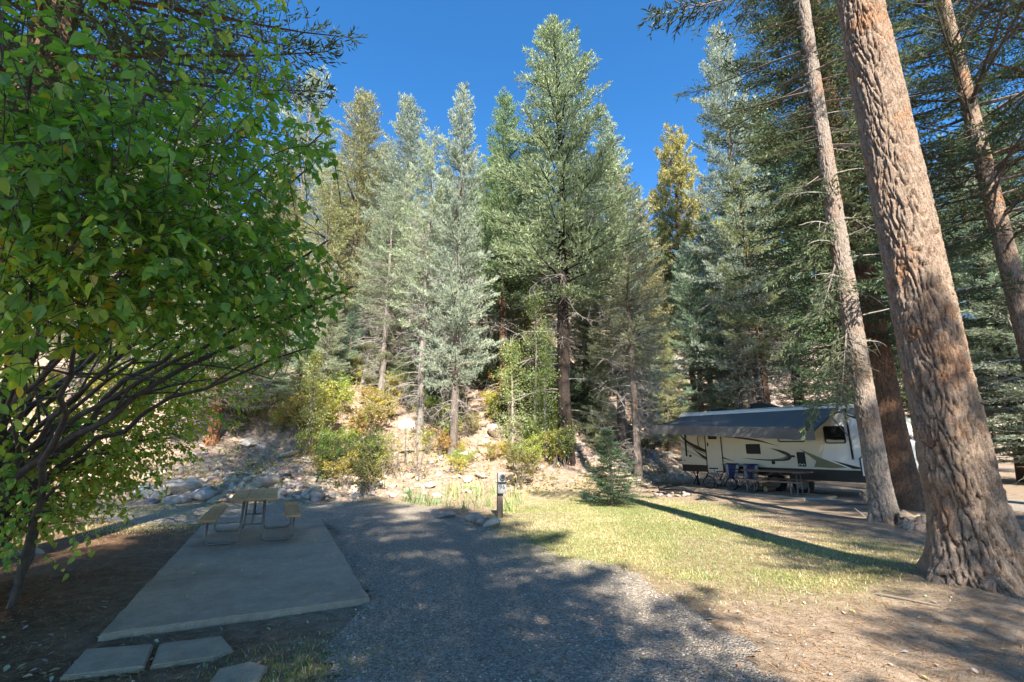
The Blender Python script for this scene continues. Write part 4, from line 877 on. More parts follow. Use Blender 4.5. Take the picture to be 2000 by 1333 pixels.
def rocks(n, poly, px, cols, label, group, flat=(.55, .95), rnd=0.2):
    P = np.array(poly); k = 0
    while k < n:
        x = random.uniform(P[:, 0].min(), P[:, 0].max()); y = random.uniform(P[:, 1].min(), P[:, 1].max())
        if not inpoly(np.array([x]), np.array([y]), poly)[0]: continue
        p = at(x, y); s = math.exp(random.uniform(math.log(px[0]), math.log(px[1]))) * p[1] / F_PX / 2
        rock(p, s, vary(random.choice(cols), .12), label, group, random.uniform(*flat), random.random() < rnd); k += 1
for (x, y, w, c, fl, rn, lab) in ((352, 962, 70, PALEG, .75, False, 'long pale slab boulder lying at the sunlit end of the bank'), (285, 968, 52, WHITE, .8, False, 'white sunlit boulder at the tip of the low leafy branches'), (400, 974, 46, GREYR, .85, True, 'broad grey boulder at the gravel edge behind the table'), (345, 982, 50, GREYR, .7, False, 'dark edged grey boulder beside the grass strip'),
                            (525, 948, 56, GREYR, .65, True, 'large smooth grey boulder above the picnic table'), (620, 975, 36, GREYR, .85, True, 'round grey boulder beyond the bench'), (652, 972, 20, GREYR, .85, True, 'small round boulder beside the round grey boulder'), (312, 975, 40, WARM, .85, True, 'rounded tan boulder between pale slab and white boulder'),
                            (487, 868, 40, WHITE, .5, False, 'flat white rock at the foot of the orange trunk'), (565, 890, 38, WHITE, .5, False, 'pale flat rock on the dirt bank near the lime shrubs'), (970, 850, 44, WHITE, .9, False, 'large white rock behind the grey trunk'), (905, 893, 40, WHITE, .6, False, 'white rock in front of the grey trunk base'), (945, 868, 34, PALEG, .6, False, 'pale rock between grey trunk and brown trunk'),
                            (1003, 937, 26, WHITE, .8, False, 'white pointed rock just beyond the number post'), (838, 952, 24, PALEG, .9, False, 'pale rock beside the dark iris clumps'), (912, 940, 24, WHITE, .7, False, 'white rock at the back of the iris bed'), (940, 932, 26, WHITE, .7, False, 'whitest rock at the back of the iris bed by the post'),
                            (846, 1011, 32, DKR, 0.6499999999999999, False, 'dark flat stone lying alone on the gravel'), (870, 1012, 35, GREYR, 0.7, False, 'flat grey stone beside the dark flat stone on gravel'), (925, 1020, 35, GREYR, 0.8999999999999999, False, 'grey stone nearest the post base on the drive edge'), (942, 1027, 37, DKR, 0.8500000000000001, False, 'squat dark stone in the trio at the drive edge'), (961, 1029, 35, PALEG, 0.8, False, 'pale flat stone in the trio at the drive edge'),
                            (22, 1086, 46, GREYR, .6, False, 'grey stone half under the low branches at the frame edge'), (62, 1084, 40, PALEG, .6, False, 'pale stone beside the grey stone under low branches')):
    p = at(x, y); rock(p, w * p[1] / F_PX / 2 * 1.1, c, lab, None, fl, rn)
rocks(95, [(235, 955), (380, 935), (600, 922), (650, 945), (600, 968), (420, 985), (250, 990)], (15, 38), [(.84, .77, .69), (.72, .67, .61), (.88, .74, .61), (.62, .59, .56)], 'rough rock in the boulder bank behind the picnic table', 'rocks of the boulder bank')
rocks(18, [(520, 965), (760, 968), (740, 980), (560, 985)], (9, 20), [GREYR, WARM], 'small stone along the gravel edge beyond the bench', 'stones along the gravel edge', rnd=.6)
rocks(14, [(380, 870), (620, 865), (620, 915), (400, 915)], (8, 20), [WHITE, PALEG], 'pale stone scattered on the sunlit dirt bank', 'stones on the dirt bank', (.4, .7))
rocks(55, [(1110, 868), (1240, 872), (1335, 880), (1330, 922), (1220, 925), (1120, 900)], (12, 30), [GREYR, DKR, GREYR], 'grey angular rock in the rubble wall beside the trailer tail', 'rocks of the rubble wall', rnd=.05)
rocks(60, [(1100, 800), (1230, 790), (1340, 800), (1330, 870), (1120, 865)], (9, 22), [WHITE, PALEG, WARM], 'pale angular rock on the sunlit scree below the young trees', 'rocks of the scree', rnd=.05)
rocks(14, [(800, 930), (1000, 925), (1020, 960), (980, 965), (820, 965)], (8, 18), [PALEG, WHITE], 'small pale stone among the iris leaves', 'stones in the iris bed')
def scree():
    r = np.random.default_rng(8); temps = [rock_arrays(470 + k, ICO1, 4, .1) for k in range(6)]; ac = [Acc(), Acc()]; n = 5000
    x = np.concatenate([r.uniform(-30, 26, n), r.normal(5.5, 1.8, 2000), r.normal(-8, 2.5, 1000)]); y = np.concatenate([r.uniform(15, 60, n), r.normal(24, 3, 2000), r.normal(16, .9, 1000)])
    t = y - foot_line(x); k = (t > .2) & ((fbm(x, y, 4, 41) > .46) | (np.arange(len(x)) >= n)); x, y = x[k], y[k]; z = terr(x, y)
    for i in range(len(x)):
        V, Fq = temps[i % 6]; s = .04 + .16 * r.random() ** 2.5; a = r.random() * 6.28; ca, sa = math.cos(a), math.sin(a); VV = V @ np.array([[ca, sa, 0], [-sa, ca, 0], [0, 0, 1]]) * s
        ac[0].add(VV + np.array([x[i], y[i], z[i] + s * .2]), Fq)
    o = link('scree', ac[0].mesh('scree', MAT['rock'])); o.color = (*PALEG, 1); tag(o, 'loose pale stones strewn over the hillside', 'scree', kind='stuff')
scree()
# grey cliff showing between the trunks high on the slope
def cliff(px, py, w, h, seed, lab):
    p = at(px, py); V, Fq = rock_arrays(seed, ico(4), 26, .05); s = p[1] / F_PX; o = link('rock_outcrop', mk_mesh('rock_outcrop', V, Fq, MAT['rock'], False), None, tuple(p), (.2, 0, seed), (w * s, w * s * .6, h * s * 1.4)); o.color = (1.15, 1.1, 1.05, 1); tag(o, lab, 'rock')
cliff(1318, 590, 26, 46, 3, 'grey rock outcrop beside the golden pine trunk'); cliff(820, 590, 42, 30, 4, 'pale rock outcrop high behind the thin pale spruce'); cliff(1165, 600, 36, 26, 5, 'pale rock outcrop high on the slope by the dark trunk'); cliff(700, 600, 34, 30, 6, 'pale outcrop above the leaning trunks')

# ------------------------------------------------------------------ pebbles, litter, fallen leaves
def pebble_mat():
    m, nt, out = new_mat('pebbles'); a = N(nt, 'ShaderNodeAttribute', attribute_name='tint')
    c = ramp(nt, a.outputs['Fac'], [(0, (.12, .10, .08)), (.4, (.27, .225, .18)), (.75, (.40, .34, .275)), (.94, (.54, .475, .39)), (1, (.70, .63, .53))]); pbr(nt, out, c, .85, 0, None, .25); return m
def pebbles():
    r = np.random.default_rng(12); n = 125000; x = r.uniform(-10, 6, n); y = 2.2 + 12 * r.random(n) ** 1.7; k = r.random(n) < np.clip(1.5 - y / 10, .12, 1); x, y = x[k], y[k]
    w = inpoly(x + (fbm(x, y, .8, 21) - .5) * 1.3, y + (fbm(x, y, .8, 25) - .5) * 1.3, GR1) | (r.random(len(x)) < .008) | (inpoly(x + r.normal(size=len(x)) * .45, y + r.normal(size=len(x)) * .45, GR1) & (r.random(len(x)) < .22))
    pr = proj(np.stack([x, y, 0 * x], 1)); w &= (pr[:, 0] > -40) & (pr[:, 0] < 2040) & (pr[:, 1] < 1380)
    x, y = x[w], y[w]; n = len(x); z = terr(x, y) + .016
    O = np.array([[1, 0, 0], [0, 1, 0], [-1, 0, 0], [0, -1, 0], [0, 0, 1], [0, 0, -.6]], float); Fq = np.array([(0, 1, 4), (1, 2, 4), (2, 3, 4), (3, 0, 4), (1, 0, 5), (2, 1, 5), (3, 2, 5), (0, 3, 5)])
    s = .005 + .009 * r.random(n) ** 2.2; jit = 1 + .35 * r.normal(size=(n, 6, 1)).clip(-1.5, 1.5); V = O[None] * jit; V[..., 2] *= (.45 + .3 * r.random((n, 1)))
    a = r.random(n) * 6.283; ca, sa = np.cos(a)[:, None], np.sin(a)[:, None]; V = np.stack([V[..., 0] * ca - V[..., 1] * sa, V[..., 0] * sa + V[..., 1] * ca, V[..., 2]], 2) * s[:, None, None] + np.stack([x, y, z], 1)[:, None]
    FF = (Fq[None] + (np.arange(n) * 6)[:, None, None]).reshape(-1, 3); o = link('gravel', mk_mesh('gravel', V.reshape(-1, 3), FF, pebble_mat(), False, np.repeat(r.random(n), 6))); tag(o, 'loose grey gravel covering the drive', 'gravel', kind='stuff')
pebbles()
PAD = np.array([(-3.69, 4.55), (-1.58, 5.56), (-4.47, 11.28), (-6.58, 10.27)])
def litter():
    r = np.random.default_rng(15); n = 42000; x = np.concatenate([r.uniform(-9, -1.0, n), r.uniform(1.5, 9, n // 2)]); y = np.concatenate([2.2 + 9 * r.random(n) ** 1.5, 2.2 + 9 * r.random(n // 2) ** 1.5])
    lw = poly_dist_mask(x, y, LITTER, 1.2); k = (r.random(len(x)) < np.where(x < 0, np.clip(lw + .06, 0, 1), .9)) & ~inpoly(x, y, PAD.tolist()); x, y = x[k], y[k]; n = len(x)
    a = r.random(n) * 6.283; L = .015 + .05 * r.random(n) ** 2; w = .0015 + .002 * r.random(n); d = np.stack([np.cos(a), np.sin(a), r.normal(size=n) * .15], 1); b = np.stack([x, y, terr(x, y) + .006 + .012 * r.random(n)], 1); lat = np.stack([-np.sin(a), np.cos(a), 0 * a], 1) * w[:, None]
    V = np.stack([b - d * L[:, None] - lat, b - d * L[:, None] + lat, b + d * L[:, None] + lat, b + d * L[:, None] - lat], 1).reshape(-1, 3)
    o = link('needle_litter', mk_mesh('needle_litter', V, np.arange(len(V)).reshape(-1, 4), MAT['flat_litter'], False, np.repeat(r.random(n), 4))); o.color = (.32, .19, .10, 1); tag(o, 'dry needles and twigs littering the dirt', 'litter', kind='stuff')
litter()
def fallen():
    r = np.random.default_rng(18); tm = []
    for k in range(3):
        V, Fq = leaf_arrays(60 + k, .27, .10, .05 + .1 * k); tm.append(mk_mesh('fallen_leaf', V - np.array([.5, 0, 0]), Fq, MAT['flat_litter'], False, np.full(len(V), .5)))
    cols = [(.42, .36, .24), (.48, .42, .30), (.32, .25, .13), (.40, .36, .12), (.5, .46, .36)]; k = 0
    def drop(x, y, z, s, lab, grp):
        o = link('fallen_leaf', tm[r.integers(3)], None, (x, y, z + .008), (r.normal() * .25, r.normal() * .25, r.random() * 6.28), (s, s, s)); o.color = (*vary(cols[r.integers(5)], .15), 1); tag(o, lab, 'leaf', grp)
    n = 0
    while n < 150:
        px, py = r.uniform(0, 720), 1330 - 230 * r.random() ** 1.6; p = at(px, py)
        if inpoly(np.array([p[0]]), np.array([p[1]]), PAD.tolist())[0] or p[0] > -.9: continue
        drop(p[0], p[1], p[2] + .005, .035 + .04 * r.random(), 'pale dry leaf on the dark dirt around the concrete pad', 'dry leaves on the dirt'); n += 1
    for _ in range(34):
        u, v = r.random(2); q = PAD[0] + (PAD[1] - PAD[0]) * (.04 + .92 * u) + (PAD[3] - PAD[0]) * (.02 + .6 * v); drop(q[0], q[1], .06, .025 + .03 * r.random(), 'small dry leaf lying on the concrete pad', 'dry leaves on the concrete pad')
    for _ in range(26):
        p = at(r.uniform(700, 1500), r.uniform(1130, 1330)); drop(p[0], p[1], p[2] + .02, .03 + .03 * r.random(), 'dry leaf lying on the gravel drive', 'dry leaves on the gravel')
    for _ in range(24):
        p = at(r.uniform(1500, 1990), r.uniform(1160, 1330)); drop(p[0], p[1], p[2] + .008, .03 + .03 * r.random(), 'dry leaf on the bare dirt by the giant trunk', 'dry leaves by the giant trunk')
fallen()
m = MB(); q = [at(1712, 1163), at(1760, 1172), at(1800, 1180), at(1838, 1187)]; m.tube([(p[0], p[1], p[2] + .015) for p in q], [.014, .013, .01, .005], 6); tag(m.build('stick', MAT['stem_grey']), 'long thin stick lying on the dirt before the giant trunk', 'stick')
m = MB(); p = at(1690, 1010); m.tube([(p[0], p[1], p[2]), (p[0] - .12, p[1] + .02, p[2] + .12), (p[0] - .2, p[1] + .05, p[2] + .2)], [.012, .01, .005], 6); tag(m.build('stick', MAT['dead_wood']), 'pale broken stick poking up beside the slender trunk', 'stick')

# ------------------------------------------------------------------ concrete pad and paving slabs
def slab(name, poly, z0, z1, mat, label, cat, bev=.02):
    import bmesh
    me = MB().prism([tuple(p) for p in poly], z0, z1, 'z').mesh(name, MAT[mat]); b = bmesh.new(); b.from_mesh(me); bmesh.ops.bevel(b, geom=[e for e in b.edges if min(v.co.z for v in e.verts) > z1 - .001], offset=bev, segments=2, affect='EDGES'); b.to_mesh(me); b.free()
    return tag(link(name, me), label, cat)
# edge of the pad is slightly chipped
def chipped(P, n=40, a=.012):
    r = np.random.default_rng(3); out = []
    for i in range(len(P)):
        A, B = P[i], P[(i + 1) % len(P)]
        for t in np.arange(n) / n: out.append(A + (B - A) * t + r.normal(size=2) * a * (0 if t == 0 else 1) * .5)
    return out
slab('concrete_pad', chipped(PAD), -.1, .055, 'concrete', 'large grey concrete pad under the picnic table', 'slab', .012)
slab('paving_slab', [(-3.36, 3.86), (-3.60, 4.33), (-3.10, 4.43), (-2.86, 4.02)], -.05, .028, 'paver', 'square paving slab farther from the gravel, beside the pad corner', 'slab', .012)
slab('paving_slab', [(-2.82, 4.03), (-3.06, 4.44), (-2.62, 4.60), (-2.36, 4.34), (-2.42, 4.18)], -.05, .028, 'paver', 'worn paving slab with a rounded corner next to the square slab', 'slab', .012)
slab('paving_slab', [(-2.2, 3.75), (-2.25, 3.98), (-2.08, 4.10), (-1.9, 4.02), (-1.85, 3.8), (-2.0, 3.65)], -.05, .03, 'paver', 'half buried round paving slab by the green weeds', 'slab', .012)

# ------------------------------------------------------------------ picnic tables
def picnic_table(loc, rz, label, wood, L=2.05, braces=True):
    root = empty('picnic_table', loc, rz)
    for k in range(3): MB().box(((k - 1) * .243, 0, .745), (.236, L, .042), bev=.006).build('plank', MAT[wood], root)
    for sx in (-1, 1):
        MB().box((sx * .64, 0, .445), (.26, L, .042), bev=.006).build('bench_plank', MAT[wood], root)
    for sy in (-1, 1):
        y = sy * (L / 2 - .34)
        for sx in (-1, 1):
            a = []; R_ = .09; x0, x1 = .17, .66
            a += [(sx * x0 * .92, y, .722), (sx * x0, y, .12)] ; a += [(sx * (x0 + R_ * (1 - math.cos(t))), y, .03 + R_ * (1 - math.sin(t))) for t in np.linspace(.1, 1.5, 5)]
            a += [(sx * (x1 - R_ * (1 - math.sin(t))), y, .03 + R_ * (1 - math.cos(t))) for t in np.linspace(.1, 1.5, 5)]; a += [(sx * x1, y, .423)]
            MB().tube(a, .021, 8).build('leg_frame', MAT['galv'], root, smooth=True)
        MB().box((0, y, .7085), (.66, .045, .028)).build('cross_bar', MAT['galv'], root)
        if braces: MB().tube([(0, sy * .1, .70), (0, y - sy * .02, .31)], .013, 6).build('brace', MAT['galv'], root, smooth=True); MB().tube([(-.17, y, .31), (.17, y, .31)], .014, 6).build('brace', MAT['galv'], root)
        for sx in (-1, 1): MB().box((sx * .64, y, .4115), (.22, .05, .022)).build('bench_bracket', MAT['galv'], root)
    return tag(root, label, 'table')
ax = np.array([-.45, .893]); tc = np.array([-4.84, 9.05]); picnic_table((tc[0], tc[1], .055), math.atan2(ax[1], ax[0]) - math.pi / 2, 'picnic table with three tan planks on the large concrete pad', 'plank_tan')

# ------------------------------------------------------------------ numbered power post
def power_post():
    p = at(977, 1012); root = empty('power_post', tuple(p), .22)
    MB().box((-.02, .05, .36), (.10, .10, .9), bev=.006).build('post', MAT['post_wood'], root)
    MB().tube([(.055, .02, -.05), (.055, .02, .6)], .021, 8).build('conduit', MAT['galv'], root, smooth=True)
    MB().box((.03, 0, .70), (.205, .16, .26), bev=.008).build('lower_box', MAT['box_grey'], root)
    u = MB().box((.02, .01, .95), (.185, .15, .235), bev=.012).build('upper_box', MAT['box_grey'], root)
    MB().disc((.035, -.085, .96), .072, .05, 'y', 22).build('round_meter', MAT['galv'], root, smooth=False)
    MB().disc((.04, -.118, .965), .05, .02, 'y', 20).build('meter_glass', MAT['dark_metal'], root)
    MB().box((.03, -.03, .832), (.215, .20, .012)).build('ledge', MAT['dark_metal'], root)
    for ch, dx in (('9', -.012), ('6', .068)):
        cu = bpy.data.curves.new('digit', 'FONT'); cu.body = ch; cu.size = .15; cu.extrude = .002; cu.align_x = 'CENTER'
        tmp = bpy.data.objects.new('tmp', cu); COL.objects.link(tmp); dg = bpy.context.evaluated_depsgraph_get(); me = bpy.data.meshes.new_from_object(tmp.evaluated_get(dg)); bpy.data.objects.remove(tmp)
        me.materials.clear(); me.materials.append(MAT['number_black']); link('number_digit', me, root, (dx, -.084, .675), (math.pi / 2, 0, 0))
    tag(root, 'grey power box on a wooden post marked 96', 'power post')
power_post()
# white dish on a thin pole in the shrubs
p = at(790, 905); top = at(795, 830, Y=p[1])[2]; root = empty('satellite_dish', tuple(p), .1); MB().tube([(0, 0, -.1), (0, 0, top - p[2])], .02, 8).build('pole', MAT['galv'], root)
m = MB(); rings = []
for k in range(6):
    a = k / 5; rings.append([(.32 * a * math.cos(t), -.14 + .12 * a * a, .235 * a * math.sin(t)) for t in np.linspace(0, 6.283, 24, endpoint=False)])
V = np.array(rings).reshape(-1, 3); Fs = [(i * 24 + k, i * 24 + (k + 1) % 24, (i + 1) * 24 + (k + 1) % 24, (i + 1) * 24 + k) for i in range(5) for k in range(24)]
m.add(V + np.array([0, .02, top - p[2]]), Fs); MAT['dish'] = simple('dish_white', (.8, .8, .78), .4, var=.03); m.build('dish', MAT['dish'], root, smooth=True)
MB().tube([(0, -.03, top - p[2] - .2), (0, -.3, top - p[2] - .05)], .008, 6).build('feed_arm', MAT['galv'], root); tag(root, 'white oval dish on thin pole among the lime shrubs', 'dish')

# stump and log by the slender trunk
def stump(px, py, r0, h, label, seed):
    p = at(px, py); root = empty('tree_stump', (p[0], p[1], p[2] - .03)); z = np.linspace(-.2, h, 14); th = np.arange(60) * 2 * math.pi / 60; Z, TH = np.meshgrid(z, th, indexing='ij')
    f1, f2 = cell_noise(TH / 6.2832 * 26, Z / .12 + 40, 26, seed); hh = sstep(.02, .4, f2 - f1)
    rad = r0 * (1 + .8 * np.exp(-np.clip(Z, 0, 1) / .12) * (1 + .5 * np.sin(TH * 3 + seed)) * .6) + .02 * hh; zz = np.where(Z > h * .7, Z + .05 * np.sin(TH * 2 + seed) - .03 * np.sin(TH * 7), Z)
    V = np.stack([rad * np.cos(TH), rad * np.sin(TH), zz], 2).reshape(-1, 3); k = np.arange(60); k2 = (k + 1) % 60
    Fq = np.concatenate([np.stack([i * 60 + k, i * 60 + k2, (i + 1) * 60 + k2, (i + 1) * 60 + k], 1) for i in range(13)]); link('bark', mk_mesh('bark', V, Fq, MAT['bark_grey'], True, hh.ravel()), root)
    m = MB(); m.add(np.concatenate([V[-60:] * np.array([.97, .97, 1]), [[0, 0, h - .03]]]), [(i, (i + 1) % 60, 60) for i in range(60)]); MAT['cut'] = MAT.get('cut') or simple('cut_wood', (.34, .25, .16), .85, var=.3, nscale=20); m.build('cut_top', MAT['cut'], root)
    tag(root, label, 'stump')
stump(1793, 1030, .26, .26, 'low rotting stump beside the slender pale trunk', 4); stump(1697, 985, .17, .36, 'pale short stump behind the slender trunk at the slab corner', 6)
# pale hookup post far beyond the giant trunk
P = np.array([33.2, 30.0, 0]); P[2] = T(P[0], P[1]); root = empty('hookup_post', tuple(P)); MAT['mint'] = simple('mint_paint', (.55, .68, .62), .5)
MB().box((0, 0, .45), (.22, .18, .9), bev=.01).build('box', MAT['mint'], root); MB().box((0, 0, .92), (.26, .22, .05), bev=.01).build('cap', MAT['dish'], root); MB().box((.2, .05, .3), (.16, .1, .6), bev=.01).build('side_box', MAT['dish'], root); tag(root, 'pale mint hookup post far beyond the giant trunk', 'power post')

# ------------------------------------------------------------------ travel trailer
MAT['rv_cream'] = simple('trailer_cream', (.62, .585, .45), .35, var=.04, nscale=2, spec=.5, coat=.3)
MAT['rv_white'] = simple('trailer_white', (.75, .75, .74), .3, var=.04, nscale=2, spec=.5, coat=.4)
MAT['rv_dark'] = simple('trailer_skirt', (.028, .026, .022), .45, var=.2, nscale=4)
MAT['rv_roof'] = simple('trailer_roof', (.55, .56, .57), .6, var=.06, nscale=3)
MAT['rv_brown'] = simple('decal_brown', (.045, .032, .022), .4, var=.1); MAT['rv_olive'] = simple('decal_olive', (.20, .18, .10), .4, var=.1); MAT['rv_tan'] = simple('decal_tan', (.45, .42, .33), .4, var=.06); MAT['rv_grey'] = simple('decal_grey', (.16, .165, .17), .4, var=.08); MAT['rv_decal_white'] = simple('decal_white', (.75, .75, .73), .4, var=.03)
MAT['awning'] = simple('awning_fabric', (.13, .125, .12), .75, var=.12, nscale=1.5); MAT['valance'] = simple('awning_valance', (.125, .12, .11), .7, var=.15, nscale=1.2)
def glass_mat():
    m, nt, out = new_mat('dark_glass'); pbr(nt, out, (.012, .014, .016), .06, 0, None, .6); return m
MAT['glass'] = glass_mat()
RVO = (7.75, 20.3); RVA = math.radians(-54); DV = np.array([math.cos(RVA), math.sin(RVA)]); NV = np.array([-DV[1], DV[0]])
def rvw(s, n): return np.array(RVO) + DV * s + NV * n
def trailer():
    root = empty('travel_trailer', (*RVO, 0.02), RVA); Wd = 2.45
    prof = [(-.47, .86), (-.49, 1.2), (-.49, 2.9), (-.44, 3.0), (-.34, 3.06), (2.5, 3.06), (5.6, 3.03), (6.2, 2.98), (6.7, 2.84), (7.1, 2.58), (7.45, 2.18), (7.72, 1.8), (7.86, 1.5), (7.86, 1.32), (7.72, 1.1), (7.4, .86)]
    m = MB(); n = len(prof); ins = .05; c = np.array(prof).mean(0)
    rows = [(.0 + ins, .985), (.0, 1.0)] ; rings = []
    pr = np.array(prof)
    for y, k in ((0.0, .985), (.04, 1.0), (Wd - .04, 1.0), (Wd, .985)): rings.append([(c[0] + (a - c[0]) * (1 - (1 - k) * .35), y, c[1] + (b - c[1]) * k) for a, b in pr])
    V = np.array(rings).reshape(-1, 3); Fs = [tuple(range(n)), tuple(range(4 * n - 1, 3 * n - 1, -1))] + [(i * n + k, i * n + (k + 1) % n, (i + 1) * n + (k + 1) % n, (i + 1) * n + k) for i in range(3) for k in range(n)]
    m.add(V, Fs); m.build('body', MAT['rv_cream'], root)
    MB().prism([(-.46, .60), (-.48, .915), (5.3, .90), (6.9, .86), (7.45, .98), (7.2, .72), (6.8, .50), (3.9, .50), (3.9, .62)], .01, Wd - .01).build('lower_skirt', MAT['rv_dark'], root)
    MB().box((2.75, Wd / 2, 3.075), (6.2, Wd - .1, .03), bev=.01).build('roof', MAT['rv_roof'], root)
    y = -.004
    # front: white lower cheek and dark swept panel
    MB().prism([(5.0, 1.2), (5.35, 2.2), (5.7, 2.92), (6.15, 2.93), (6.66, 2.80), (7.05, 2.55), (7.4, 2.15), (7.66, 1.8), (7.78, 1.5), (7.78, 1.34), (7.66, 1.12), (7.38, .90), (6.9, .90), (5.5, .93)], -.003, .012).build('front_side_panel', MAT['rv_white'], root)
    MB().prism([(5.75, 2.90), (6.15, 2.92), (6.66, 2.79), (7.05, 2.54), (7.4, 2.14), (7.62, 1.82), (7.2, 2.02), (6.75, 2.3), (6.3, 2.55)], -.007, .012).build('front_swoosh_panel', MAT['rv_grey'], root)
    MB().prism([(6.3, 2.55), (6.75, 2.3), (7.2, 2.02), (7.62, 1.82), (7.25, 1.92), (6.8, 2.16), (6.35, 2.42)], -.008, .012).build('front_stripe', MAT['rv_decal_white'], root)
    MB().prism([(5.7, 2.8), (6.9, 2.35), (7.3, 1.95), (6.8, 2.28), (6.1, 2.58)], -.011, .01).build('front_arc', MAT['rv_dark'], root)
    def curve_band(name, P, w, mat, yy=-.006):
        P = np.array(P, float); tt = np.linspace(0, 1, len(P)); f = np.linspace(0, 1, 26)
        xs = np.interp(f, tt, P[:, 0]); zs = np.interp(f, tt, P[:, 1])
        ker = np.ones(5) / 5; xs[2:-2] = np.convolve(xs, ker, 'valid'); zs[2:-2] = np.convolve(zs, ker, 'valid')
        t = unit(np.stack([np.gradient(xs), np.gradient(zs)], 1)); nn = np.stack([-t[:, 1], t[:, 0]], 1); ww = np.interp(f, np.linspace(0, 1, len(w)), w)
        a = np.stack([xs, zs], 1) + nn * ww[:, None]; b = np.stack([xs, zs], 1) - nn * ww[:, None]
        m = MB(); m.strip([(q[0], yy, q[1]) for q in a], [(q[0], yy, q[1]) for q in b]); m.build(name, MAT[mat], root)
    curve_band('upper_swoosh', [(1.2, 2.09), (2.1, 2.0), (2.92, 1.87), (3.66, 1.66)], [.03, .04, .035, .002], 'rv_brown')
    curve_band('hook_swoosh', [(3.35, 1.58), (3.75, 1.46), (3.98, 1.34), (4.02, 1.24), (3.85, 1.17), (3.4, 1.14), (2.9, 1.15), (2.2, 1.2)], [.003, .05, .07, .06, .05, .03, .02, .002], 'rv_brown')
    curve_band('hook_swoosh_inner', [(3.86, 1.40), (3.90, 1.28), (3.72, 1.2), (3.4, 1.18)], [.002, .035, .03, .002], 'rv_olive', -.009)
    curve_band('rear_swoosh', [(-.46, 2.12), (-.2, 1.86), (.25, 1.62), (.8, 1.40), (1.35, 1.22), (1.9, 1.06)], [.01, .05, .075, .06, .035, .004], 'rv_brown')
    curve_band('rear_stripe', [(-.46, 1.9), (0, 1.62), (.6, 1.36), (1.2, 1.14), (1.7, .98)], [.02, .02, .016, .012, .004], 'rv_olive', -.008)
    MB().prism([(.1, 1.55), (.75, 1.18), (1.35, .93), (.95, .93), (.5, 1.2)], -.010, .0).build('rear_wedge', MAT['rv_brown'], root)
    MB().prism([(-.46, 1.62), (.3, 1.3), (.75, 1.04), (.1, 1.3), (-.46, 1.5)], -.006, .0).build('rear_tan_wedge', MAT['rv_tan'], root)
    MB().prism([(4.36, 1.56), (5.0, 1.26), (5.75, .96), (5.25, .93), (4.75, .95), (4.85, 1.15)], -.008, .0).build('front_wedge', MAT['rv_olive'], root)
    MB().prism([(5.3, 1.2), (6.3, .93), (5.9, .93)], -.011, .0).build('front_dart', MAT['rv_dark'], root)
    def window(x0, x1, z0, z1, name='window', bev=.07):
        def rr(x0, x1, z0, z1, r): return [(x1 - r + r * math.cos(a), z1 - r + r * math.sin(a)) for a in np.linspace(0, 1.57, 5)] + [(x0 + r + r * math.cos(a), z1 - r + r * math.sin(a)) for a in np.linspace(1.57, 3.14, 5)] + [(x0 + r + r * math.cos(a), z0 + r + r * math.sin(a)) for a in np.linspace(3.14, 4.71, 5)] + [(x1 - r + r * math.cos(a), z0 + r + r * math.sin(a)) for a in np.linspace(4.71, 6.28, 5)]
        w = MB().prism(rr(x0, x1, z0, z1, bev), -.022, .01).build(name, MAT['black'], root); w.name = name
        MB().prism(rr(x0 + .04, x1 - .04, z0 + .04, z1 - .04, bev * .7), -.026, -.015).build('pane', MAT['glass'], w)
        MB().box(((x0 + x1) / 2, -.027, z0 + (z1 - z0) * .42), (x1 - x0 - .08, .006, .014)).build('rail', MAT['black'], w)
    window(3.66, 4.58, 1.80, 2.30); window(5.2, 5.83, 1.74, 2.33); window(2.1, 3.1, 2.3, 2.75)
    MB().box((2.70, -.006, 1.55), (.55, .03, .37), bev=.01).build('black_panel', MAT['black'], root)
    v = MB().box((4.375, -.006, 1.20), (.27, .03, .5), bev=.008).build('fridge_vent', MAT['black'], root)
    for dx in (-.055, .055):
        MB().tube([(4.375 + dx - .04, -.026, .985), (4.375 + dx - .04, -.026, 1.02), (4.375 + dx, -.026, 1.045), (4.375 + dx + .04, -.026, 1.02), (4.375 + dx + .04, -.026, .985)], .009, 5).build('emblem', MAT['rv_decal_white'], v)
    d = MB().box((1.08, -.008, 1.55), (.68, .03, 1.9), bev=.04).build('door', MAT['rv_cream'], root)
    for x in (.725, 1.43): MB().box((x, -.022, 1.55), (.03, .018, 1.92)).build('door_trim', MAT['black'], d)
    MB().box((1.07, -.026, 2.1), (.38, .016, .32), bev=.005).build('door_window', MAT['glass'], d); MB().box((.83, -.032, 1.72), (.06, .03, .14), bev=.01).build('door_latch', MAT['black'], d)
    MB().tube([(.66, -.03, 2.14), (.5, -.07, 2.14), (.42, -.09, 1.98), (.44, -.09, 1.62), (.5, -.08, 1.5), (.66, -.03, 1.49)], .014, 6).build('grab_handle', MAT['black'], root, smooth=True)
    for (x, z, r_) in ((-.03, 1.24, .05), (3.4, 1.06, .065)): MB().disc((x, -.012, z), r_, .03, 'y', 16).build('service_port', MAT['black'], root)
    MB().box((-.34, -.012, 1.05), (.1, .02, .03)).build('marker_light', MAT['black'], root); MB().box((4.1, -.012, 1.3), (.12, .02, .07)).build('outlet_cover', MAT['black'], root)
    h = MB().prism([(6.16, .72), (6.16, 1.26), (6.22, 1.31), (6.92, 1.31), (6.98, 1.25), (6.98, .72)], -.03, -.004).build('storage_hatch', MAT['rv_white'], root)
    MB().tube([(6.14, -.034, .74), (6.14, -.034, 1.27), (6.22, -.034, 1.335), (6.92, -.034, 1.335), (7.0, -.034, 1.26), (7.0, -.034, .74)], .02, 6).build('hatch_seal', MAT['black'], h); MB().box((6.85, -.034, .88), (.2, .012, .16)).build('hatch_sticker', MAT['rv_decal_white'], h)
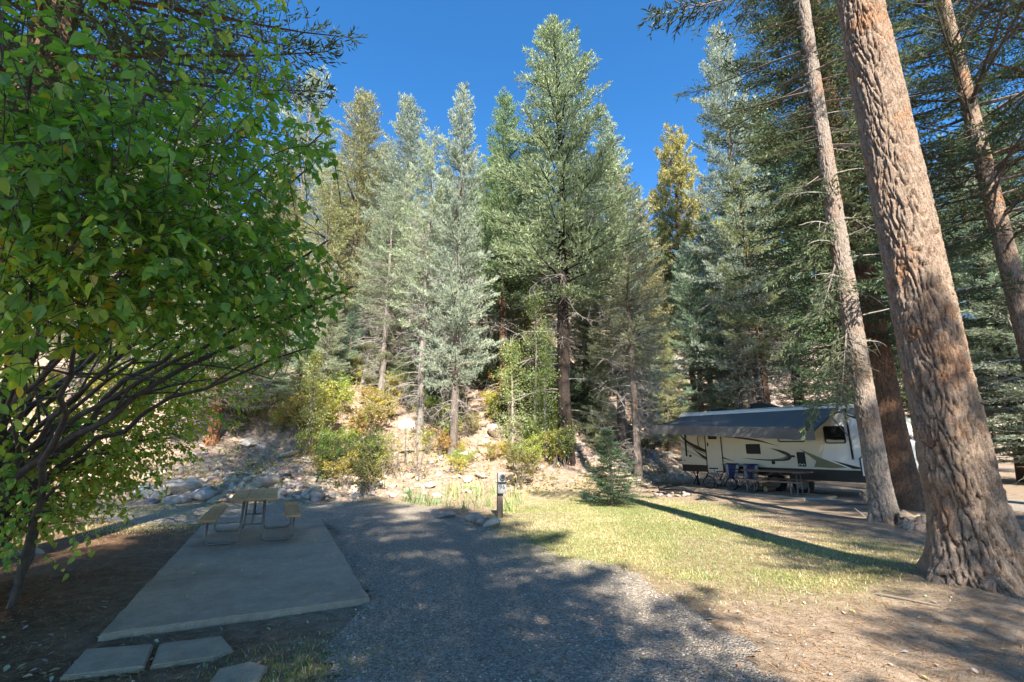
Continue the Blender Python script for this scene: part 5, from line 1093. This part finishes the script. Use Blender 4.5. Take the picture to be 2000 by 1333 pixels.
    # awning
    za = 2.93; o0, o1 = (-.27, -2.14, 2.47), (5.75, -2.14, 2.14)
    V = []; nu, nv = 14, 8
    for i in range(nu + 1):
        for j in range(nv + 1):
            a, b = i / nu, j / nv; x = -.3 + 6.05 * a; top = np.array([x, -.03, za]); q = np.array([o0[k] + (o1[k] - o0[k]) * a for k in range(3)]); P_ = top + (q - top) * b; P_[2] -= .07 * math.sin(b * 3.14) + .015 * math.sin(a * 9 * 3.14) * b; V.append(P_)
    m = MB(); m.add(V, [(i * (nv + 1) + j, (i + 1) * (nv + 1) + j, (i + 1) * (nv + 1) + j + 1, i * (nv + 1) + j + 1) for i in range(nu) for j in range(nv)]); aw = m.build('awning', MAT['awning'], root, smooth=True)
    MB().tube([o0, o1], .05, 10).build('roller', MAT['valance'], aw, smooth=True)
    m = MB(); n_ = 30; L_ = []; B_ = []
    for i in range(n_ + 1):
        a = i / n_; q = np.array([o0[k] + (o1[k] - o0[k]) * a for k in range(3)]) + np.array([0, -.052, 0]); L_.append(q + np.array([0, 0, .04])); B_.append(q + np.array([0, -.01 + .012 * math.sin(i * 1.3), -.30 - .02 * abs(math.sin(i * 1.57))]))
    m.strip(L_, B_); m.build('valance', MAT['valance'], aw)
    MB().box((2.7, -.03, 2.965), (6.1, .06, .06)).build('awning_rail', MAT['rv_decal_white'], aw)
    for x, e in ((-.2, o0), (5.95, o1)):
        MB().box((x, -.035, 2.05), (.05, .035, 1.65)).build('awning_post', MAT['black'], aw); MB().tube([(x, -.06, 2.85), (x - .1, -1.1, 2.62), (e[0], e[1], e[2])], .022, 6).build('awning_arm', MAT['black'], aw); MB().tube([(x, -.06, 1.95), (x - .05, -1.1, 2.56)], .016, 6).build('awning_strut', MAT['galv'], aw)
    # roof gear
    a = MB().prism([(2.35, 3.09), (2.38, 3.33), (2.5, 3.37), (2.9, 3.35), (3.35, 3.16), (3.4, 3.09)], .8, 1.5).build('air_conditioner', MAT['black'], root); MB().box((3.1, .45, 3.13), (.6, .4, .07), bev=.02).build('shroud', MAT['dark_metal'], a)
    MB().prism([(.75, 3.09), (.78, 3.2), (1.2, 3.24), (1.45, 3.12), (1.45, 3.09)], .6, 1.1).build('roof_vent', MAT['black'], root); MB().tube([(4.1, 1.2, 3.08), (4.1, 1.2, 3.28)], .04, 8).build('vent_pipe', MAT['black'], root); MB().box((5.1, 1.0, 3.11), (.6, .5, .07), bev=.02).build('skylight', MAT['rv_roof'], root)
    # wheels
    for x in (3.35, 4.25):
        w = MB().tube([(x, .06, .345), (x, .10, .345), (x, .25, .345), (x, .29, .345)], [.26, .335, .335, .26], 24).build('wheel', MAT['rubber'], root, smooth=True); MB().disc((x, .05, .345), .19, .02, 'y', 20).build('rim', MAT['galv'], w)
    MB().tube([(0, .35, .62), (.0, .35, .3), (.0, .35, 0)], [.03, .03, .09], 8).build('stabiliser_jack', MAT['black'], root); MB().tube([(-.18, .3, .62), (.12, .3, .05)], .025, 6).build('stabiliser_brace', MAT['black'], root); MB().tube([(.12, .3, .62), (-.18, .3, .05)], .025, 6).build('stabiliser_brace', MAT['black'], root)
    # hitch, gas bottle cover, front jack
    m = MB()
    for sy in (.5, 1.95): m.tube([(6.9, sy, .55), (8.95, 1.225, .55)], .05, 6)
    m.build('hitch_frame', MAT['dark_metal'], root)
    m = MB()
    pts = [(8.0, .75), (8.5, .85), (8.72, 1.05), (8.72, 1.4), (8.5, 1.6), (8.0, 1.7)]; m.prism(pts, .62, 1.12, 'z'); gc = m.build('gas_bottle_cover', MAT['rv_grey'], root)
    for zz in (.72, .82, .92, 1.02): MB().tube([(p_[0] * 1.002, p_[1], zz) for p_ in pts], .008, 5).build('cover_rib', MAT['dark_metal'], gc)
    MB().tube([(8.85, 1.225, .05), (8.85, 1.225, 1.0)], .04, 8).build('front_jack', MAT['black'], root); MB().tube([(7.6, .3, .9), (7.6, .3, .02)], .05, 6).build('front_leg', MAT['black'], root)
    # fold out steps
    st = MB()
    for sy in (.76, 1.40): st.tube([(sy, .0, .62), (sy, -.25, .40), (sy, -.62, .02)], .022, 6)
    st.build('step_frame', MAT['black'], root)
    for (yy, zz) in ((-.12, .55), (-.36, .34), (-.58, .14)): MB().box((1.08, yy, zz), (.62, .2, .03), bev=.005).build('step_tread', MAT['galv'], root)
    tag(root, 'cream and white travel trailer with open grey awning and swoosh stripes', 'trailer')
trailer()
A_, B_ = rvw(.45, -1.85), rvw(5.35, -1.85); slab('concrete_pad', [rvw(-.3, -1.75), rvw(5.05, -1.85), rvw(5.35, -1.35), rvw(5.4, -.25), rvw(-.3, -.25)], -.08, .085, 'concrete', 'narrow concrete pad alongside the trailer', 'slab', .012)
q = rvw(3.95, -1.12); picnic_table((q[0], q[1], .085), RVA - math.pi / 2, 'brown picnic table beside the trailer under the awning edge', 'plank_brown', 2.1)

# ------------------------------------------------------------------ chairs, bicycles, firewood, fire ring
MAT['navy'] = simple('navy_fabric', (.03, .045, .13), .85, var=.2); MAT['grey_fab'] = simple('grey_fabric', (.30, .31, .34), .85, var=.15); MAT['dark_fab'] = simple('dark_fabric', (.025, .025, .03), .85, var=.2)
def camp_chair(s, n, rz, label):
    q = rvw(s, n); root = empty('camp_chair', (q[0], q[1], .085), rz)      # faces local -y
    m = MB(); m.add([(-.24, -.25, .44), (.24, -.25, .44), (.22, .2, .38), (-.22, .2, .38), (0, -.25, .41), (0, .2, .34)], [(0, 4, 5, 3), (4, 1, 2, 5)]); m.build('seat', MAT['navy'], root)
    def pan(x0, x1, xt0, xt1, nm, mt, off=0): m = MB(); m.add([(x0, .2 - off, .38), (x1, .2 - off, .38), (xt1, .34 - off, .90), (xt0, .34 - off, .90)], [(0, 1, 2, 3)]); m.build(nm, MAT[mt], root)
    pan(-.10, .10, -.17, .17, 'backrest', 'navy'); 
    m = MB()
    for sx in (-1, 1): m = MB(); m.add([(sx * .10, .2, .38), (sx * .22, .2, .38), (sx * .28, .33, .90), (sx * .17, .34, .90)], [(0, 1, 2, 3)]); m.build('back_side', MAT['grey_fab'], root)
    MB().box((0, .345, .905), (.5, .03, .06), bev=.01).build('head_band', MAT['dark_fab'], root)
    for sx in (-1, 1):
        MB().box((sx * .31, -.02, .62), (.09, .46, .03), bev=.01).build('armrest', MAT['dark_fab'], root)
        MB().tube([(sx * .28, .34, .93), (sx * .27, .22, .4), (sx * .26, -.26, .02)], .011, 6).build('leg', MAT['dark_metal'], root); MB().tube([(sx * .31, -.24, .62), (sx * .27, -.22, .44), (sx * .24, .3, .02)], .011, 6).build('leg', MAT['dark_metal'], root)
    MB().tube([(-.26, -.24, .04), (.24, -.24, .42)], .009, 6).build('cross_leg', MAT['galv'], root); MB().tube([(.26, -.24, .04), (-.24, -.24, .42)], .009, 6).build('cross_leg', MAT['galv'], root)
    tag(root, label, 'chair')
camp_chair(1.95, -.62, RVA, 'navy and grey camp chair nearer the trailer door'); camp_chair(2.68, -.62, RVA, 'navy and grey camp chair nearer the picnic table')
MAT['bike_paint'] = simple('bike_paint', (.10, .11, .12), .35, .3, var=.1)
def bicycle(s, n, ang, label, frame_col='bike_paint'):
    q = rvw(s, n); root = empty('bicycle', (q[0], q[1], .085), ang); R_ = .215; xw = .43
    for sx in (-1, 1):
        cx = sx * xw; c = [(cx + R_ * math.cos(t), 0, R_ + .012 + R_ * math.sin(t)) for t in np.linspace(0, 6.283, 28, endpoint=False)]
        w = MB().tube(c, .021, 6, closed=True).build('wheel', MAT['rubber'], root, smooth=True); MB().tube([(cx + (a[0] - cx) * .88, 0, R_ + .012 + (a[2] - R_ - .012) * .88) for a in c], .010, 5, closed=True).build('rim', MAT['galv'], w, smooth=True)
        m = MB()
        for t in np.linspace(0, 6.283, 14, endpoint=False): m.tube([(cx, .0, R_ + .012), (cx + R_ * .86 * math.cos(t), 0, R_ + .012 + R_ * .86 * math.sin(t))], .0022, 3)
        m.build('spokes', MAT['galv'], w); MB().disc((cx, 0, R_ + .012), .03, .08, 'y', 12).build('hub', MAT['dark_metal'], w)
    m = MB(); z0 = R_ + .012; head = (.30, 0, .52); bb = (-.05, 0, .26); seat = (-.16, 0, .52)
    for a, b in ((head, bb), (bb, seat), (seat, (-xw, 0, z0)), (bb, (-xw, 0, z0)), ((.27, 0, .60), (xw, 0, z0)), ((.26, 0, .62), (.20, 0, .92))): m.tube([a, b], .017, 6)
    m.build('frame', MAT[frame_col], root); MB().tube([(.20, -.26, .93), (.20, 0, .92), (.20, .26, .93)], .012, 6).build('handlebar', MAT['galv'], root); MB().tube([seat, (-.21, 0, .74)], .014, 6).build('seat_post', MAT['galv'], root)
    MB().prism([(-.36, -.06), (-.34, .06), (-.1, .025), (-.04, 0), (-.1, -.025)], .73, .775, 'z').build('saddle', MAT['black'], root); MB().disc((-.05, -.04, .26), .075, .006, 'y', 18).build('chainring', MAT['galv'], root); MB().box((-.05, -.08, .15), (.08, .07, .02)).build('pedal', MAT['black'], root)
    tag(root, label, 'bicycle')
bicycle(1.9, -1.15, RVA + .15, 'small folding bicycle parked before the chair nearer the door'); bicycle(2.75, -1.2, RVA - .12, 'small folding bicycle parked between the chairs and picnic table')
MAT['logbark'] = simple('log_bark', (.12, .08, .055), .9, var=.4, nscale=20, bmp=.5); MAT['logend'] = simple('log_end', (.50, .36, .20), .85, var=.2, nscale=30)
for k, (s, n, z, r_, a, lab) in enumerate(((3.5, -.75, .10, .09, 1.3, 'split log with pale tan end under the table'), (3.28, -.8, .10, .08, .9, 'brown log beside the pale ended log'), (3.4, -.78, .245, .07, 1.1, 'log on top of the small firewood heap'), (3.05, -.75, .09, .08, .5, 'log at the bicycle end of the firewood heap'))):
    q = rvw(s, n); root = empty('firewood_log', (q[0], q[1], .085), RVA + a); MB().tube([(-.2, 0, z), (-.05, .01, z), (.2, 0, z)], [r_, r_ * 1.06, r_], 12, caps=False).build('bark', MAT['logbark'], root, smooth=True)
    for sx in (-1, 1): m = MB(); m.add([(sx * .197, r_ * math.cos(t), z + r_ * math.sin(t)) for t in np.linspace(0, 6.283, 12, endpoint=False)], [tuple(range(12))]); m.build('cut_end', MAT['logend'], root)
    tag(root, lab, 'log')
fc = at(1312, 968)
for k in range(11):
    a = k / 11 * 6.283 + .2; rr_ = random.uniform(.1, .17); x, y = fc[0] + .52 * math.cos(a), fc[1] + .52 * math.sin(a); rock((x, y, T(x, y)), rr_, vary(random.choice([PALEG, DKR, WARM, GREYR]), .15), 'rough stone in the ring around the fire pit', 'fire ring stones', .8)
root = empty('fire_grate', (fc[0], fc[1], fc[2]), .4); c = [(.42 * math.cos(t), .42 * math.sin(t), .17) for t in np.linspace(0, 6.283, 24, endpoint=False)]; MB().tube(c, .015, 6, closed=True).build('ring', MAT['dark_metal'], root)
for k in range(7): x = -.36 + .12 * k; l = math.sqrt(.42 ** 2 - x * x); MB().tube([(x, -l, .18), (x, l, .18)], .008, 5).build('bar', MAT['dark_metal'], root)
for k in range(3): a = k * 2.1; MB().tube([(.42 * math.cos(a), .42 * math.sin(a), .17), (.42 * math.cos(a), .42 * math.sin(a), -.02)], .012, 6).build('leg', MAT['dark_metal'], root)
tag(root, 'dark metal grate over the stone fire ring', 'grate')
root = empty('charred_log', (fc[0] + .1, fc[1] + .3, fc[2]), .5); MB().tube([(-.6, 0, .25), (0, .02, .30), (.55, 0, .34)], [.05, .06, .045], 8).build('bark', MAT['rubber'], root, smooth=True); tag(root, 'blackened log laid across the back of the fire ring', 'log')

# ------------------------------------------------------------------ labels: count along where look-alikes stand in a row
ORD = ['first', 'second', 'third', 'fourth', 'fifth', 'sixth', 'seventh', 'eighth', 'ninth', 'tenth', 'eleventh', 'twelfth', 'thirteenth', 'fourteenth', 'fifteenth', 'sixteenth', 'seventeenth', 'eighteenth', 'nineteenth', 'twentieth', 'twenty-first', 'twenty-second', 'twenty-third', 'twenty-fourth', 'twenty-fifth', 'twenty-sixth', 'twenty-seventh', 'twenty-eighth', 'twenty-ninth', 'thirtieth']
bpy.context.view_layer.update(); groups = {}
for o in SC.objects:
    if o.parent is None and 'group' in o and o.get('category') in ('shrub', 'tree', 'plant', 'rock'): groups.setdefault((o['group'], o['label']), []).append(o)
for (g, lab), os_ in groups.items():
    if 1 < len(os_) <= 30:
        os_.sort(key=lambda o: proj(np.array(o.location))[0][0] if o.location.y > 1 else o.location.x)
        for k, o in enumerate(os_): o['label'] = ' '.join(lab.split()[:11]) + ', ' + ORD[k] + ' from leafy tree side'
